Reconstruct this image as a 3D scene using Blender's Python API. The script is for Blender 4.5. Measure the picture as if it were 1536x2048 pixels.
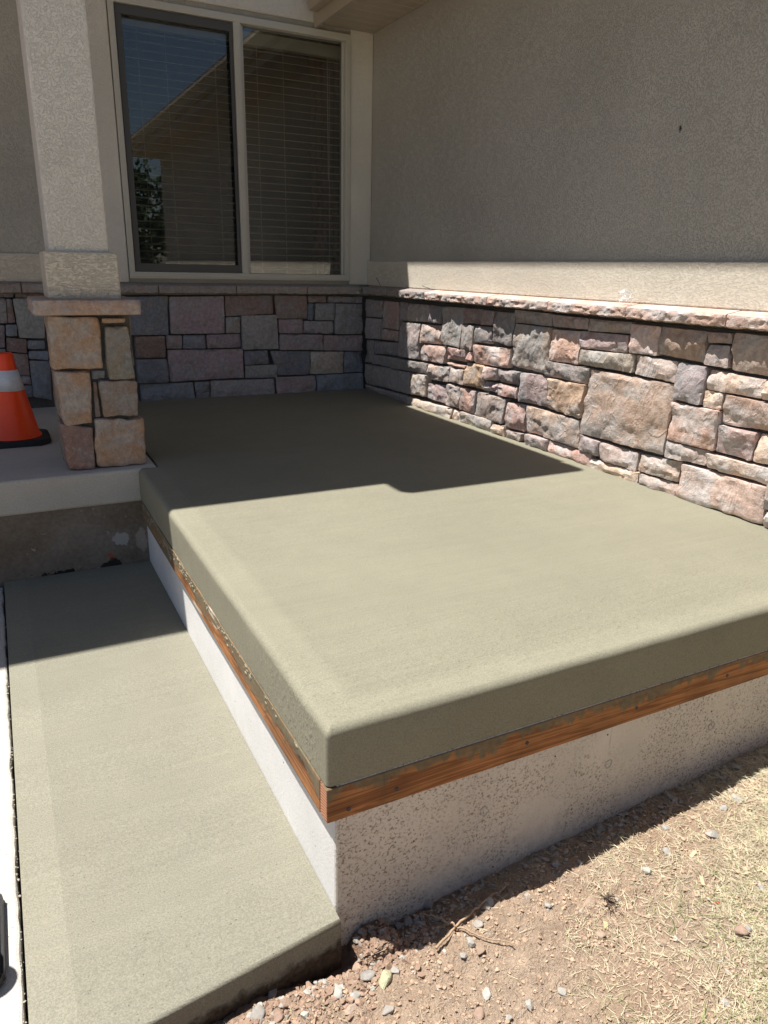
import bpy, bmesh, math, random
from mathutils import Vector, Matrix, noise
for o in list(bpy.data.objects): bpy.data.objects.remove(o)
SC = bpy.context.scene
COL = SC.collection
# ------------------------------------------------------------------ camera
R_ = Vector((0.889888, -0.455722, 0.020436)); U_ = Vector((0.126306, 0.28919, 0.948902)); F_ = Vector((0.438345, 0.841835, -0.314907))
cd = bpy.data.cameras.new('camera'); cam = bpy.data.objects.new('camera', cd); COL.objects.link(cam)
cam.matrix_world = Matrix(((R_.x, U_.x, -F_.x, 0), (R_.y, U_.y, -F_.y, 0), (R_.z, U_.z, -F_.z, 0.9), (0, 0, 0, 1)))
cd.sensor_fit = 'VERTICAL'; cd.sensor_height = 24; cd.lens = 24 * 1467.0 / 2048; cd.clip_start = 0.02; cd.clip_end = 500
SC.camera = cam
# ------------------------------------------------------------------ sky and sun
SUN = Vector((0.32, -0.23, -1.0))           # direction the light travels
el = math.asin(1 / SUN.length); az = math.atan2(-SUN.x, -SUN.y)
w = bpy.data.worlds.new('World'); SC.world = w; w.use_nodes = True
nt = w.node_tree; bg = nt.nodes['Background']; sk = nt.nodes.new('ShaderNodeTexSky')
sk.sky_type = 'NISHITA'; sk.sun_disc = False; sk.sun_elevation = el; sk.sun_rotation = az % (2 * math.pi)
sk.air_density = 1.0; sk.dust_density = 0.7; sk.ozone_density = 1.0
nt.links.new(sk.outputs[0], bg.inputs[0]); bg.inputs[1].default_value = 0.05
sl = bpy.data.lights.new('sun', 'SUN'); sl.energy = 5.0; sl.angle = math.radians(0.5); sl.color = (1, 0.965, 0.905)
so = bpy.data.objects.new('sun', sl); COL.objects.link(so); so.location = (-3, 2, 9)
so.rotation_euler = SUN.to_track_quat('-Z', 'Y').to_euler()
SC.view_settings.view_transform = 'Standard'; SC.view_settings.look = 'None'
SC.view_settings.exposure = 0.75; SC.view_settings.gamma = 1.0; SC.view_settings.use_curve_mapping = False

rnd = random.Random(7)
# ------------------------------------------------------------------ material helpers
class NT:
    def __init__(s, name):
        s.m = bpy.data.materials.new(name); s.m.use_nodes = True; s.t = s.m.node_tree
        s.b = s.t.nodes['Principled BSDF']; s.out = s.t.nodes['Material Output']
        tc = s.t.nodes.new('ShaderNodeTexCoord'); s.obj = tc.outputs['Object']
        s.geo = s.t.nodes.new('ShaderNodeNewGeometry'); s.pos = s.geo.outputs['Position']
        s.oi = s.t.nodes.new('ShaderNodeObjectInfo')
    def link(s, a, b): s.t.links.new(a, b)
    def put(s, sock, v):
        if isinstance(v, bpy.types.NodeSocket): s.link(v, sock)
        elif v is not None:
            if isinstance(v, tuple) and len(v) == 3 and sock.type == 'RGBA': v = v + (1,)
            sock.default_value = v
    def map(s, v, scale=(1, 1, 1), loc=(0, 0, 0)):
        n = s.t.nodes.new('ShaderNodeMapping'); s.put(n.inputs[0], v)
        n.inputs['Location'].default_value = loc; n.inputs['Scale'].default_value = scale; return n.outputs[0]
    def noise(s, v, scale, detail=4, rough=0.55, dist=0.0):
        n = s.t.nodes.new('ShaderNodeTexNoise'); s.put(n.inputs['Vector'], v); n.inputs['Scale'].default_value = scale
        n.inputs['Detail'].default_value = detail; n.inputs['Roughness'].default_value = rough; n.inputs['Distortion'].default_value = dist
        return n.outputs['Fac']
    def voro(s, v, scale, feature='F1', rand=1.0):
        n = s.t.nodes.new('ShaderNodeTexVoronoi'); n.feature = feature; s.put(n.inputs['Vector'], v); n.inputs['Scale'].default_value = scale
        n.inputs['Randomness'].default_value = rand; return n.outputs['Distance']
    def ramp(s, v, lo, hi, a=0.0, b=1.0):
        n = s.t.nodes.new('ShaderNodeMapRange'); n.interpolation_type = 'SMOOTHSTEP'; s.put(n.inputs[0], v)
        for i, q in enumerate((lo, hi, a, b)): s.put(n.inputs[i + 1], q)
        return n.outputs[0]
    def math(s, op, a, b=None, c=None):
        n = s.t.nodes.new('ShaderNodeMath'); n.operation = op
        for i, q in enumerate((a, b, c)):
            if q is not None: s.put(n.inputs[i], q)
        return n.outputs[0]
    def mix(s, f, a, b, mode='MIX'):
        n = s.t.nodes.new('ShaderNodeMix'); n.data_type = 'RGBA'; n.blend_type = mode
        s.put(n.inputs[0], f); s.put(n.inputs[6], a); s.put(n.inputs[7], b); return n.outputs[2]
    def scale(s, col, f):           # colour times scalar
        n = s.t.nodes.new('ShaderNodeVectorMath'); n.operation = 'SCALE'; s.put(n.inputs[0], col if isinstance(col, bpy.types.NodeSocket) else col[:3]); s.put(n.inputs['Scale'], f)
        return n.outputs[0]
    def sep(s, v):
        n = s.t.nodes.new('ShaderNodeSeparateXYZ'); s.put(n.inputs[0], v); return n.outputs
    def dist(s, v, p):
        n = s.t.nodes.new('ShaderNodeVectorMath'); n.operation = 'DISTANCE'; s.put(n.inputs[0], v); n.inputs[1].default_value = p; return n.outputs['Value']
    def bump(s, h, d=0.01, st=1.0, normal=None):
        n = s.t.nodes.new('ShaderNodeBump'); s.put(n.inputs['Height'], h); n.inputs['Distance'].default_value = d; n.inputs['Strength'].default_value = st
        if normal is not None: s.link(normal, n.inputs['Normal'])
        return n.outputs[0]
    def done(s, col, rough=0.85, normal=None, metal=0.0, spec=0.4):
        s.put(s.b.inputs['Base Color'], col); s.put(s.b.inputs['Roughness'], rough); s.b.inputs['Metallic'].default_value = metal
        s.b.inputs['Specular IOR Level'].default_value = spec
        if normal is not None: s.link(normal, s.b.inputs['Normal'])
        return s.m

def mat_stucco(name, col, stretch, sc, depth, mark=None, cut=0.42):
    n = NT(name); v = n.map(n.pos, stretch)
    a = n.noise(v, sc, 6, 0.68, 0.25)
    wv = n.noise(v, sc * 0.22, 3, 0.5)
    crack2 = n.ramp(n.math('ADD', a, n.math('MULTIPLY', n.math('SUBTRACT', wv, 0.5), 0.16)), cut - 0.03, cut + 0.10)   # skip-trowel islands
    fine = n.noise(n.pos, 420, 3, 0.6)
    lump = n.noise(n.pos, 18, 3)
    h = n.math('ADD', n.math('MULTIPLY', crack2, 1.0), n.math('ADD', n.math('MULTIPLY', fine, 0.35), n.math('MULTIPLY', lump, 0.7)))
    big = n.ramp(n.noise(n.pos, 1.3, 4), 0.3, 0.7, 0.93, 1.06)
    c = n.scale(col, n.math('MULTIPLY', big, n.ramp(crack2, 0, 1, 0.965, 1.0)))
    c = n.scale(c, n.ramp(fine, 0.25, 0.75, 0.9, 1.08))
    if mark:
        m = n.ramp(n.math('ADD', n.dist(n.map(n.pos, (1, 1, 0.45)), (mark[0], mark[1], mark[2] * 0.45)), n.math('MULTIPLY', n.noise(n.pos, 90), 0.02)), 0.014, 0.021)
        c = n.mix(m, (0.05, 0.045, 0.04), c)
    return n.done(c, 0.92, n.bump(h, depth), spec=0.2)

def mat_concrete(name, col, broom=(2, 130, 1), kind='slab', warm=(1.0, 1.0, 1.0)):
    n = NT(name); P = n.pos
    st = n.noise(n.map(P, broom), 1.0, 4, 0.6)
    st2 = n.noise(n.map(P, (broom[0] * 0.3, broom[1] * 0.22, 1)), 1.0, 3, 0.6)
    grain = n.noise(P, 260, 3, 0.8); big = n.noise(P, 1.6, 5, 0.6); med = n.noise(P, 9, 4, 0.6)
    c = n.scale(col, n.math('MULTIPLY', n.ramp(big, 0.25, 0.75, 0.935, 1.04), n.ramp(med, 0.2, 0.8, 0.975, 1.025)))
    c = n.scale(c, n.math('MULTIPLY', n.ramp(st, 0.25, 0.75, 0.965, 1.03), n.ramp(st2, 0.3, 0.7, 0.985, 1.015)))
    pits = n.ramp(n.voro(P, 75), 0.05, 0.16)
    pm = n.ramp(n.noise(P, 40, 2), 0.46, 0.58)
    pits = n.math('MAXIMUM', pits, n.math('SUBTRACT', 1.0, pm))
    x, y, z = n.sep(P)
    if kind == 'slab':
        e = n.math('MINIMUM', n.math('SUBTRACT', x, 0.502), n.math('SUBTRACT', y, 1.199))
    elif kind == 'step':
        e = n.math('SUBTRACT', x, -0.114)
    else: e = None
    gs = 0.22 if kind == 'step' else 0.17
    rough = 0.78
    if e is not None:
        ew = n.math('ADD', e, n.math('MULTIPLY', n.math('SUBTRACT', n.noise(n.map(P, (9, 9, 9)), 1.0, 2), 0.5), 0.012 if kind == 'slab' else 0.004))
        band = n.ramp(ew, 0.07, 0.115) if kind == 'slab' else n.ramp(ew, 0.083, 0.087)
        c = n.mix(band, n.scale(c, 1.07 if kind == 'slab' else 1.05), c)
        amp = n.math('ADD', n.math('MULTIPLY', band, 0.8), 0.2)
    else: amp = 1.0
    c = n.scale(c, n.ramp(grain, 0.3, 0.7, 1 - gs, 1 + gs))
    ln = n.ramp(n.noise(n.map(P, (0.7, 230, 1)), 1.0, 2, 0.5), 0.62, 0.72, 1.0, 0.955)
    c = n.scale(c, ln)
    c = n.scale(c, n.ramp(pits, 0, 1, 0.66, 1.0))
    h = n.math('ADD', n.math('MULTIPLY', st, 0.7), n.math('ADD', n.math('MULTIPLY', grain, 0.5), n.math('MULTIPLY', pits, 0.45)))
    h = n.math('ADD', n.math('MULTIPLY', h, amp), n.math('MULTIPLY', med, 0.7))
    if kind == 'slab':      # blotches where the float lifted, towards the front edge
        d = n.ramp(n.noise(n.map(P, (40, 75, 45)), 1.0, 3, 0.6), 0.45, 0.8)
        fr = n.math('MULTIPLY', n.ramp(y, 1.9, 1.3), n.ramp(y, 1.22, 1.28))
        h = n.math('ADD', h, n.math('MULTIPLY', n.math('MULTIPLY', d, fr), 0.7))
    if kind == 'step':      # soil stuck to the lower part of the front face
        m = n.math('MULTIPLY', n.ramp(n.math('ADD', z, n.math('MULTIPLY', n.math('SUBTRACT', n.noise(P, 26, 4, 0.65), 0.5), 0.09)), -0.540, -0.572), n.ramp(y, 1.25, 1.2))
        c = n.mix(m, c, n.scale((0.095, 0.07, 0.048), n.ramp(n.noise(P, 70, 3), 0.2, 0.8, 0.5, 1.4)))
        h = n.math('ADD', h, n.math('MULTIPLY', n.math('MULTIPLY', n.noise(P, 60, 4, 0.7), m), 5.0))
    return n.done(c, rough, n.bump(h, 0.0026), spec=0.18)

def mat_foundation(name, col, blotch, amount):
    n = NT(name); P = n.pos
    big = n.noise(P, 3.2, 5, 0.6); g = n.noise(P, 140, 4, 0.75); g2 = n.noise(P, 40, 3, 0.6)
    c = n.scale(col, n.math('MULTIPLY', n.ramp(big, 0.25, 0.75, 0.9, 1.08), n.ramp(n.noise(P, 300, 2), 0.2, 0.8, 0.95, 1.05)))
    x, y, z = n.sep(P)
    dirt = n.math('MULTIPLY', n.ramp(g, 0.51, 0.63), n.ramp(n.noise(P, 4.5, 3), 0.34, 0.56))
    dirt = n.math('MULTIPLY', dirt, amount)
    c = n.mix(dirt, c, blotch)
    low = n.math('MULTIPLY', n.ramp(z, -0.36, -0.60), n.math('MULTIPLY', n.ramp(g2, 0.42, 0.62), amount))
    c = n.mix(n.math('MULTIPLY', low, 0.22), c, (0.26, 0.18, 0.13))
    drip = n.math('MULTIPLY', n.ramp(n.noise(n.map(P, (45, 45, 2.0)), 1.0, 3), 0.62, 0.72), n.math('MULTIPLY', n.ramp(n.noise(P, 6, 2), 0.45, 0.6), amount))
    c = n.mix(n.math('MULTIPLY', drip, 0.45), c, (0.22, 0.17, 0.12))
    holes = n.ramp(n.voro(P, 30), 0.06, 0.10)
    hm = n.ramp(n.noise(P, 23, 2), 0.56, 0.6)
    holes = n.math('MAXIMUM', holes, n.math('SUBTRACT', 1.0, hm))
    c = n.mix(holes, (0.07, 0.065, 0.06), c)
    sp = n.math('MULTIPLY', n.ramp(n.noise(P, 170, 3, 0.7), 0.60, 0.70), n.math('MULTIPLY', n.ramp(n.noise(P, 5.5, 3), 0.35, 0.6), amount))
    c = n.mix(n.math('MULTIPLY', sp, 0.85), c, (0.13, 0.095, 0.065))
    h = n.math('ADD', n.math('MULTIPLY', holes, 1.5), n.math('ADD', n.math('MULTIPLY', g, 0.9), big))
    return n.done(c, 0.88, n.bump(h, 0.0045 if amount > 0.5 else 0.0012), spec=0.25)

def mat_wood(name, axis):
    n = NT(name); P = n.pos; x, y, z = n.sep(P)
    sc = (1.2, 22, 26) if axis == 'x' else (22, 1.2, 26)
    v = n.map(P, sc)
    ring = n.noise(v, 1.0, 5, 0.6, 0.6)
    stripe = n.math('SINE', n.math('MULTIPLY', ring, 38))
    fine = n.noise(n.map(P, (sc[0] * 3, sc[1] * 6, sc[2] * 6)), 1.0, 3, 0.6)
    c = n.mix(n.ramp(stripe, -0.6, 1.0), (0.40, 0.172, 0.060), (0.23, 0.088, 0.030))
    c = n.scale(c, n.ramp(fine, 0.25, 0.75, 0.78, 1.18))
    c = n.scale(c, n.ramp(n.noise(P, 5, 3), 0.3, 0.7, 0.75, 1.2))
    # cement paste smeared over the upper part, ragged lower margin with drips
    u = x if axis == 'x' else y
    kn = n.ramp(n.voro(n.map(P, (2.6, 2.6, 9)), 1.0), 0.10, 0.2)
    c = n.mix(kn, (0.09, 0.032, 0.012), c)
    d1 = n.noise(n.map(P, (7, 7, 2) if axis == 'x' else (5, 5, 14)), 1.0, 4, 0.65); d2 = n.noise(n.map(P, (34, 34, 4)), 1.0, 3, 0.6)
    lim = n.math('ADD', n.math('MULTIPLY', n.math('SUBTRACT', d1, 0.5), 0.17), n.math('MULTIPLY', n.math('SUBTRACT', d2, 0.5), 0.075 if axis == 'x' else 0.02))
    lvl = -0.190 if axis == 'x' else -0.206
    cem = n.ramp(n.math('ADD', n.math('SUBTRACT', z, lvl), lim), -0.002, 0.016)
    if axis == 'y':
        far = n.ramp(n.math('ADD', y, n.math('MULTIPLY', d1, 0.5)), 2.75, 3.05)
        cem = n.math('MAXIMUM', cem, n.math('MULTIPLY', far, n.ramp(n.noise(P, 30, 3), 0.3, 0.5)))
        wh = n.math('MULTIPLY', n.ramp(n.noise(n.map(P, (10, 3, 24)), 1.0, 3), 0.58, 0.66), n.math('MULTIPLY', n.ramp(y, 1.9, 2.1), n.ramp(y, 3.0, 2.7)))
    cc = n.scale((0.155, 0.135, 0.085), n.ramp(n.noise(P, 60, 3), 0.2, 0.8, 0.75, 1.2))
    c = n.mix(n.math('MULTIPLY', cem, n.ramp(n.noise(P, 40, 4, 0.7), 0.3, 0.6, 0.55, 0.95)), c, cc)
    if axis == 'y': c = n.mix(n.math('MULTIPLY', wh, 0.8), c, (0.62, 0.55, 0.44))
    drip = n.math('MULTIPLY', n.ramp(n.noise(n.map(P, (48, 48, 4)), 1.0, 4, 0.7), 0.58, 0.70), n.ramp(n.noise(P, 7, 2), 0.4, 0.65, 0.0, 0.75))
    c = n.mix(drip, c, n.scale(cc, 0.55))
    h = n.math('ADD', n.math('MULTIPLY', stripe, 0.15), n.math('ADD', fine, n.math('MULTIPLY', cem, 0.9)))
    return n.done(c, 0.7, n.bump(h, 0.0015), spec=0.35)

def mat_endgrain():
    n = NT('end grain'); P = n.pos; x, y, z = n.sep(P)
    d = n.dist(n.map(P, (0, 1, 1)), (0, 1.19, -0.30))
    r = n.math('SINE', n.math('MULTIPLY', n.math('ADD', d, n.math('MULTIPLY', n.noise(P, 40), 0.004)), 900))
    c = n.mix(n.ramp(r, -0.5, 0.9), (0.52, 0.27, 0.16), (0.30, 0.10, 0.05))
    return n.done(c, 0.8)

def mat_stone():
    n = NT('cultured stone'); P = n.pos
    base = n.oi.outputs['Color']; rv = n.oi.outputs['Random']
    off = n.t.nodes.new('ShaderNodeVectorMath'); off.operation = 'ADD'; n.link(P, off.inputs[0])
    cx = n.t.nodes.new('ShaderNodeCombineXYZ'); n.link(n.math('MULTIPLY', rv, 50), cx.inputs[0]); n.link(n.math('MULTIPLY', rv, 31), cx.inputs[2]); n.link(cx.outputs[0], off.inputs[1])
    Q = off.outputs[0]
    a = n.noise(Q, 7, 4, 0.6, 0.4); b = n.noise(Q, 17, 4, 0.65); f = n.noise(Q, 150, 4, 0.7); m = n.noise(Q, 45, 4, 0.65)
    hs = n.t.nodes.new('ShaderNodeHueSaturation'); n.link(base, hs.inputs['Color']); hs.inputs['Saturation'].default_value = 0.35; hs.inputs['Value'].default_value = 0.95
    hw = n.mix(0.5, base, (0.33, 0.19, 0.13), 'MIX')
    c = n.mix(n.ramp(a, 0.40, 0.66), base, hs.outputs[0])
    c = n.mix(n.math('MULTIPLY', n.ramp(b, 0.5, 0.72), n.ramp(n.math('FRACT', n.math('MULTIPLY', rv, 7.31)), 0.2, 0.9, 0.1, 0.8)), c, hw)
    c = n.scale(c, n.math('MULTIPLY', n.ramp(m, 0.25, 0.75, 0.8, 1.18), n.ramp(f, 0.25, 0.75, 0.88, 1.12)))
    c = n.mix(n.ramp(n.math('ABSOLUTE', n.math('SUBTRACT', n.noise(Q, 9, 3, 0.5, 0.8), 0.5)), 0.010, 0.003, 0.0, 0.18), c, (0.6, 0.54, 0.47))
    rg = n.ramp(n.math('ABSOLUTE', n.math('SUBTRACT', n.noise(n.map(Q, (1, 1, 0.6)), 8, 4, 0.55, 0.5), 0.5)), 0.0, 0.05, 1.0, 0.0)
    h = n.math('ADD', n.math('ADD', n.math('MULTIPLY', m, 0.8), n.math('MULTIPLY', f, 0.35)), n.math('MULTIPLY', rg, 0.3))
    return n.done(c, 0.86, n.bump(h, 0.0055), spec=0.25)

def mat_flat(name, col, rough=0.6, bump=None, var=0.06, spec=0.4, scale=60):
    n = NT(name); g = n.noise(n.pos, scale, 4, 0.65); b = n.noise(n.pos, 3, 3)
    c = n.scale(n.scale(col, n.ramp(g, 0.25, 0.75, 1 - var, 1 + var)), n.ramp(b, 0.3, 0.7, 1 - var, 1 + var))
    return n.done(c, n.ramp(g, 0.2, 0.8, max(rough - 0.08, 0), min(rough + 0.08, 1)), n.bump(g, bump) if bump else None, spec=spec)

def mat_ground():
    n = NT('dirt'); P = n.pos
    x, y, z = n.sep(P)
    a = n.noise(P, 2.5, 5, 0.6); b = n.noise(P, 24, 5, 0.7); f = n.noise(P, 150, 4, 0.7)
    c = n.mix(n.ramp(a, 0.3, 0.7), (0.47, 0.335, 0.235), (0.54, 0.41, 0.305))
    c = n.scale(c, n.math('MULTIPLY', n.ramp(b, 0.25, 0.75, 0.8, 1.14), n.ramp(f, 0.25, 0.75, 0.82, 1.16)))
    c = n.mix(n.ramp(n.noise(P, 60, 3), 0.64, 0.72, 0, 0.5), c, (0.52, 0.47, 0.40))
    # freshly dug, damper soil along the concrete
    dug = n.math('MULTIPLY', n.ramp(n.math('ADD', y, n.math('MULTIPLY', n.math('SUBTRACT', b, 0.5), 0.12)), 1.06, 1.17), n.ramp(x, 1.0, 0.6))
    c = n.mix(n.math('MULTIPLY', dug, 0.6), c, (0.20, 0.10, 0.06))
    lawn = n.ramp(n.math('ADD', y, n.math('MULTIPLY', n.noise(P, 0.6, 3), 3)), 0.2, -1.6)
    c = n.mix(n.math('MULTIPLY', lawn, 0.8), c, n.scale((0.13, 0.14, 0.05), n.ramp(b, 0.2, 0.8, 0.7, 1.25)))
    h = n.math('ADD', n.math('MULTIPLY', b, 1.0), n.math('MULTIPLY', f, 1.3))
    return n.done(c, 0.95, n.bump(h, 0.013), spec=0.1)

def mat_obj(name, rough=0.85, bump=0.003, spec=0.25, scale=90, var=0.14):
    n = NT(name); g = n.noise(n.pos, scale, 4, 0.7); b = n.noise(n.pos, scale * 0.2, 3)
    c = n.scale(n.scale(n.oi.outputs['Color'], n.ramp(g, 0.25, 0.75, 1 - var, 1 + var)), n.ramp(b, 0.3, 0.7, 1 - var, 1 + var))
    return n.done(c, rough, n.bump(g, bump), spec=spec)

M = {}
M['wall'] = mat_stucco('wall stucco', (0.47, 0.445, 0.40), (1, 1, 1), 120, 0.0015, (2.58, 2.418, 1.47))
M['trim'] = mat_stucco('trim stucco', (0.77, 0.73, 0.67), (1, 1, 1), 150, 0.0015)
M['band'] = mat_stucco('band stucco', (0.68, 0.62, 0.52), (0.5, 0.5, 1.5), 125, 0.0019, None, 0.43)
M['slab'] = mat_concrete('fresh slab concrete', (0.236, 0.223, 0.166))
M['step'] = mat_concrete('fresh step concrete', (0.238, 0.226, 0.176), kind='step')
M['oldc'] = mat_concrete('old porch concrete', (0.48, 0.455, 0.41), broom=(4, 40, 4), kind='old')
M['walk'] = mat_concrete('old walk concrete', (0.50, 0.475, 0.435), broom=(40, 4, 4), kind='old')
M['found_side'] = mat_foundation('foundation side', (0.76, 0.75, 0.735), (0.35, 0.33, 0.30), 0.25)
M['found'] = mat_foundation('foundation front', (0.74, 0.675, 0.595), (0.25, 0.19, 0.14), 0.9)
M['wood_x'] = mat_wood('front form board', 'x'); M['wood_y'] = mat_wood('side form board', 'y'); M['endgrain'] = mat_endgrain()
M['stone'] = mat_stone()
M['mortar'] = mat_flat('dark joint mortar', (0.10, 0.095, 0.09), 0.95, 0.004, 0.15)
M['vinyl'] = mat_flat('almond vinyl', (0.52, 0.50, 0.45), 0.45, None, 0.03)
M['screenframe'] = mat_flat('grey screen frame', (0.085, 0.085, 0.085), 0.5, None, 0.03)
M['soffit'] = mat_flat('soffit aluminium', (0.42, 0.36, 0.28), 0.45, None, 0.03)
M['room'] = mat_flat('dark room', (0.012, 0.010, 0.010), 0.9, None, 0.05)
M['curtain'] = mat_flat('red curtain', (0.06, 0.014, 0.01), 0.9, None, 0.1)
M['slat'] = mat_flat('faux wood slat', (0.45, 0.39, 0.34), 0.6, None, 0.05)
M['orange'] = mat_flat('cone orange', (1.0, 0.075, 0.010), 0.38, None, 0.05, 0.5, 12)
M['collar'] = mat_flat('reflective collar', (0.66, 0.68, 0.74), 0.3, None, 0.05, 0.6, 30)
M['rubber'] = mat_flat('black rubber', (0.018, 0.018, 0.02), 0.55, 0.001, 0.2)
M['screw'] = mat_flat('dark screw', (0.05, 0.05, 0.065), 0.4, None, 0.1)
M['rock'] = mat_obj('rock'); M['straw'] = mat_obj('straw', 0.7, 0.0005, 0.3); M['twig'] = mat_flat('dead twig', (0.36, 0.25, 0.165), 0.85, 0.002, 0.2, 0.2, 150)
M['ground'] = mat_ground()
M['shingle'] = mat_flat('roof shingle', (0.13, 0.11, 0.095), 0.9, 0.004, 0.2)
M['bark'] = mat_flat('bark', (0.12, 0.085, 0.06), 0.9, 0.01, 0.2); M['leaf'] = mat_obj('leaf', 0.6, 0.001)

def mat_glass():
    n = NT('window glass'); t = n.t; t.nodes.remove(n.b)
    fr = t.nodes.new('ShaderNodeFresnel'); fr.inputs[0].default_value = 1.5
    gl = t.nodes.new('ShaderNodeBsdfGlossy'); gl.inputs['Roughness'].default_value = 0.004; gl.inputs[0].default_value = (0.95, 0.95, 0.95, 1)
    tr = t.nodes.new('ShaderNodeBsdfTransparent'); tr.inputs[0].default_value = (0.86, 0.88, 0.86, 1)
    mx = t.nodes.new('ShaderNodeMixShader'); f = n.math('ADD', n.math('MULTIPLY', fr.outputs[0], 1.15), 0.058)
    n.link(f, mx.inputs[0]); n.link(tr.outputs[0], mx.inputs[1]); n.link(gl.outputs[0], mx.inputs[2]); n.link(mx.outputs[0], n.out.inputs[0]); return n.m
def mat_screen():
    n = NT('insect mesh'); t = n.t
    n.b.inputs['Base Color'].default_value = (0.03, 0.033, 0.036, 1); n.b.inputs['Roughness'].default_value = 0.7
    tr = t.nodes.new('ShaderNodeBsdfTransparent'); mx = t.nodes.new('ShaderNodeMixShader'); mx.inputs[0].default_value = 0.20
    n.link(tr.outputs[0], mx.inputs[1]); n.link(n.b.outputs[0], mx.inputs[2]); n.link(mx.outputs[0], n.out.inputs[0]); return n.m
def mat_plastic():
    n = NT('clear plastic scrap'); t = n.t; n.b.inputs['Base Color'].default_value = (0.85, 0.87, 0.9, 1); n.b.inputs['Roughness'].default_value = 0.2
    tr = t.nodes.new('ShaderNodeBsdfTransparent'); mx = t.nodes.new('ShaderNodeMixShader'); mx.inputs[0].default_value = 0.4
    n.link(tr.outputs[0], mx.inputs[1]); n.link(n.b.outputs[0], mx.inputs[2]); n.link(mx.outputs[0], n.out.inputs[0]); return n.m
M['glass'] = mat_glass(); M['mesh'] = mat_screen(); M['plastic'] = mat_plastic()
def mat_riser():
    n = NT('dirty porch riser'); P = n.pos
    a = n.noise(P, 5, 5, 0.65); g = n.noise(P, 60, 4, 0.7)
    c = n.mix(n.ramp(a, 0.3, 0.7), (0.17, 0.135, 0.10), (0.23, 0.20, 0.17)); c = n.scale(c, n.ramp(g, 0.2, 0.8, 0.8, 1.2))
    nz = n.math('MULTIPLY', n.math('SUBTRACT', n.noise(P, 28, 3), 0.5), 0.09)
    def blob(p, r, col, c, sx=1.0):
        m = n.ramp(n.math('ADD', n.dist(n.map(P, (sx, 0, 1)), (p[0] * sx, 0, p[2])), nz), r, r * 0.75)
        return n.mix(m, c, col)
    c = blob((0.405, 0, -0.345), 0.037, (0.38, 0.37, 0.36), c)
    c = blob((0.35, 0, -0.425), 0.016, (0.36, 0.12, 0.07), c)
    c = blob((0.355, 0, -0.465), 0.034, (0.035, 0.03, 0.027), c, 0.7)
    c = blob((0.49, 0, -0.36), 0.06, (0.32, 0.29, 0.25), c, 2.2)
    c = blob((0.12, 0, -0.478), 0.028, (0.02, 0.019, 0.018), c, 0.28)
    sc = n.math('MULTIPLY', n.ramp(n.noise(n.map(P, (40, 1, 40)), 1.0, 2), 0.7, 0.76), 0.6)
    c = n.mix(sc, c, (0.45, 0.42, 0.38))
    return n.done(c, 0.9, n.bump(g, 0.003), spec=0.2)
M['riser'] = mat_riser()

# ------------------------------------------------------------------ object helpers
def mesh(name, verts, faces, smooth=False):
    me = bpy.data.meshes.new(name); me.from_pydata(verts, [], faces); me.update()
    if smooth: me.polygons.foreach_set('use_smooth', [True] * len(me.polygons))
    return me
def link(name, me, mat=None, parent=None, loc=None):
    o = bpy.data.objects.new(name, me); COL.objects.link(o)
    if mat is not None:
        if len(me.materials) == 0: me.materials.append(mat)
    if loc is not None: o.location = loc
    if parent is not None:
        o.parent = parent; o.matrix_parent_inverse = Matrix.Translation(-wloc(parent))
    return o
def wloc(o):
    v = Vector(o.location)
    if o.parent: v = Vector(o.location)       # parents are only translated; children keep world locations
    return v
def empty(name, loc):
    o = bpy.data.objects.new(name, None); COL.objects.link(o); o.location = loc; o.empty_display_size = 0.1; return o
def tag(o, label=None, cat=None, group=None, kind=None):
    if label: o['label'] = label
    if cat: o['category'] = cat
    if group: o['group'] = group
    if kind: o['kind'] = kind
    return o
def bm_box(bm, x0, x1, y0, y1, z0, z1, bev=0.0, seg=2):
    r = bmesh.ops.create_cube(bm, size=1.0)
    for v in r['verts']: v.co = Vector((x0 + (v.co.x + .5) * (x1 - x0), y0 + (v.co.y + .5) * (y1 - y0), z0 + (v.co.z + .5) * (z1 - z0)))
    if bev > 0:
        es = list({e for v in r['verts'] for e in v.link_edges})
        bmesh.ops.bevel(bm, geom=es, offset=bev, segments=seg, profile=0.5, affect='EDGES')
def from_bm(name, bm, mat, parent=None, smooth=False, origin=None):
    me = bpy.data.meshes.new(name)
    if origin is not None: bmesh.ops.translate(bm, verts=bm.verts, vec=-Vector(origin))
    bm.normal_update(); bm.to_mesh(me); bm.free()
    if smooth: me.polygons.foreach_set('use_smooth', [True] * len(me.polygons))
    return link(name, me, mat, parent, origin)
def box(name, x0, x1, y0, y1, z0, z1, mat, parent=None, bev=0.0, seg=2, origin=True):
    bm = bmesh.new(); bm_box(bm, x0, x1, y0, y1, z0, z1, bev, seg)
    return from_bm(name, bm, mat, parent, False, ((x0 + x1) / 2, (y0 + y1) / 2, (z0 + z1) / 2) if origin else None)
def tube(bm, pts, rads, n=6):
    rings = []
    for i, p in enumerate(pts):
        p = Vector(p); a = Vector(pts[max(i - 1, 0)]); b = Vector(pts[min(i + 1, len(pts) - 1)])
        t = (b - a).normalized(); s = t.cross(Vector((0.13, 0.21, 0.97))).normalized(); q = s.cross(t)
        rings.append([bm.verts.new(p + (s * math.cos(k * 6.2832 / n) + q * math.sin(k * 6.2832 / n)) * rads[i]) for k in range(n)])
    for i in range(len(rings) - 1):
        for k in range(n): bm.faces.new((rings[i][k], rings[i][(k + 1) % n], rings[i + 1][(k + 1) % n], rings[i + 1][k]))
    bm.faces.new(rings[0][::-1]); bm.faces.new(rings[-1])
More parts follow.
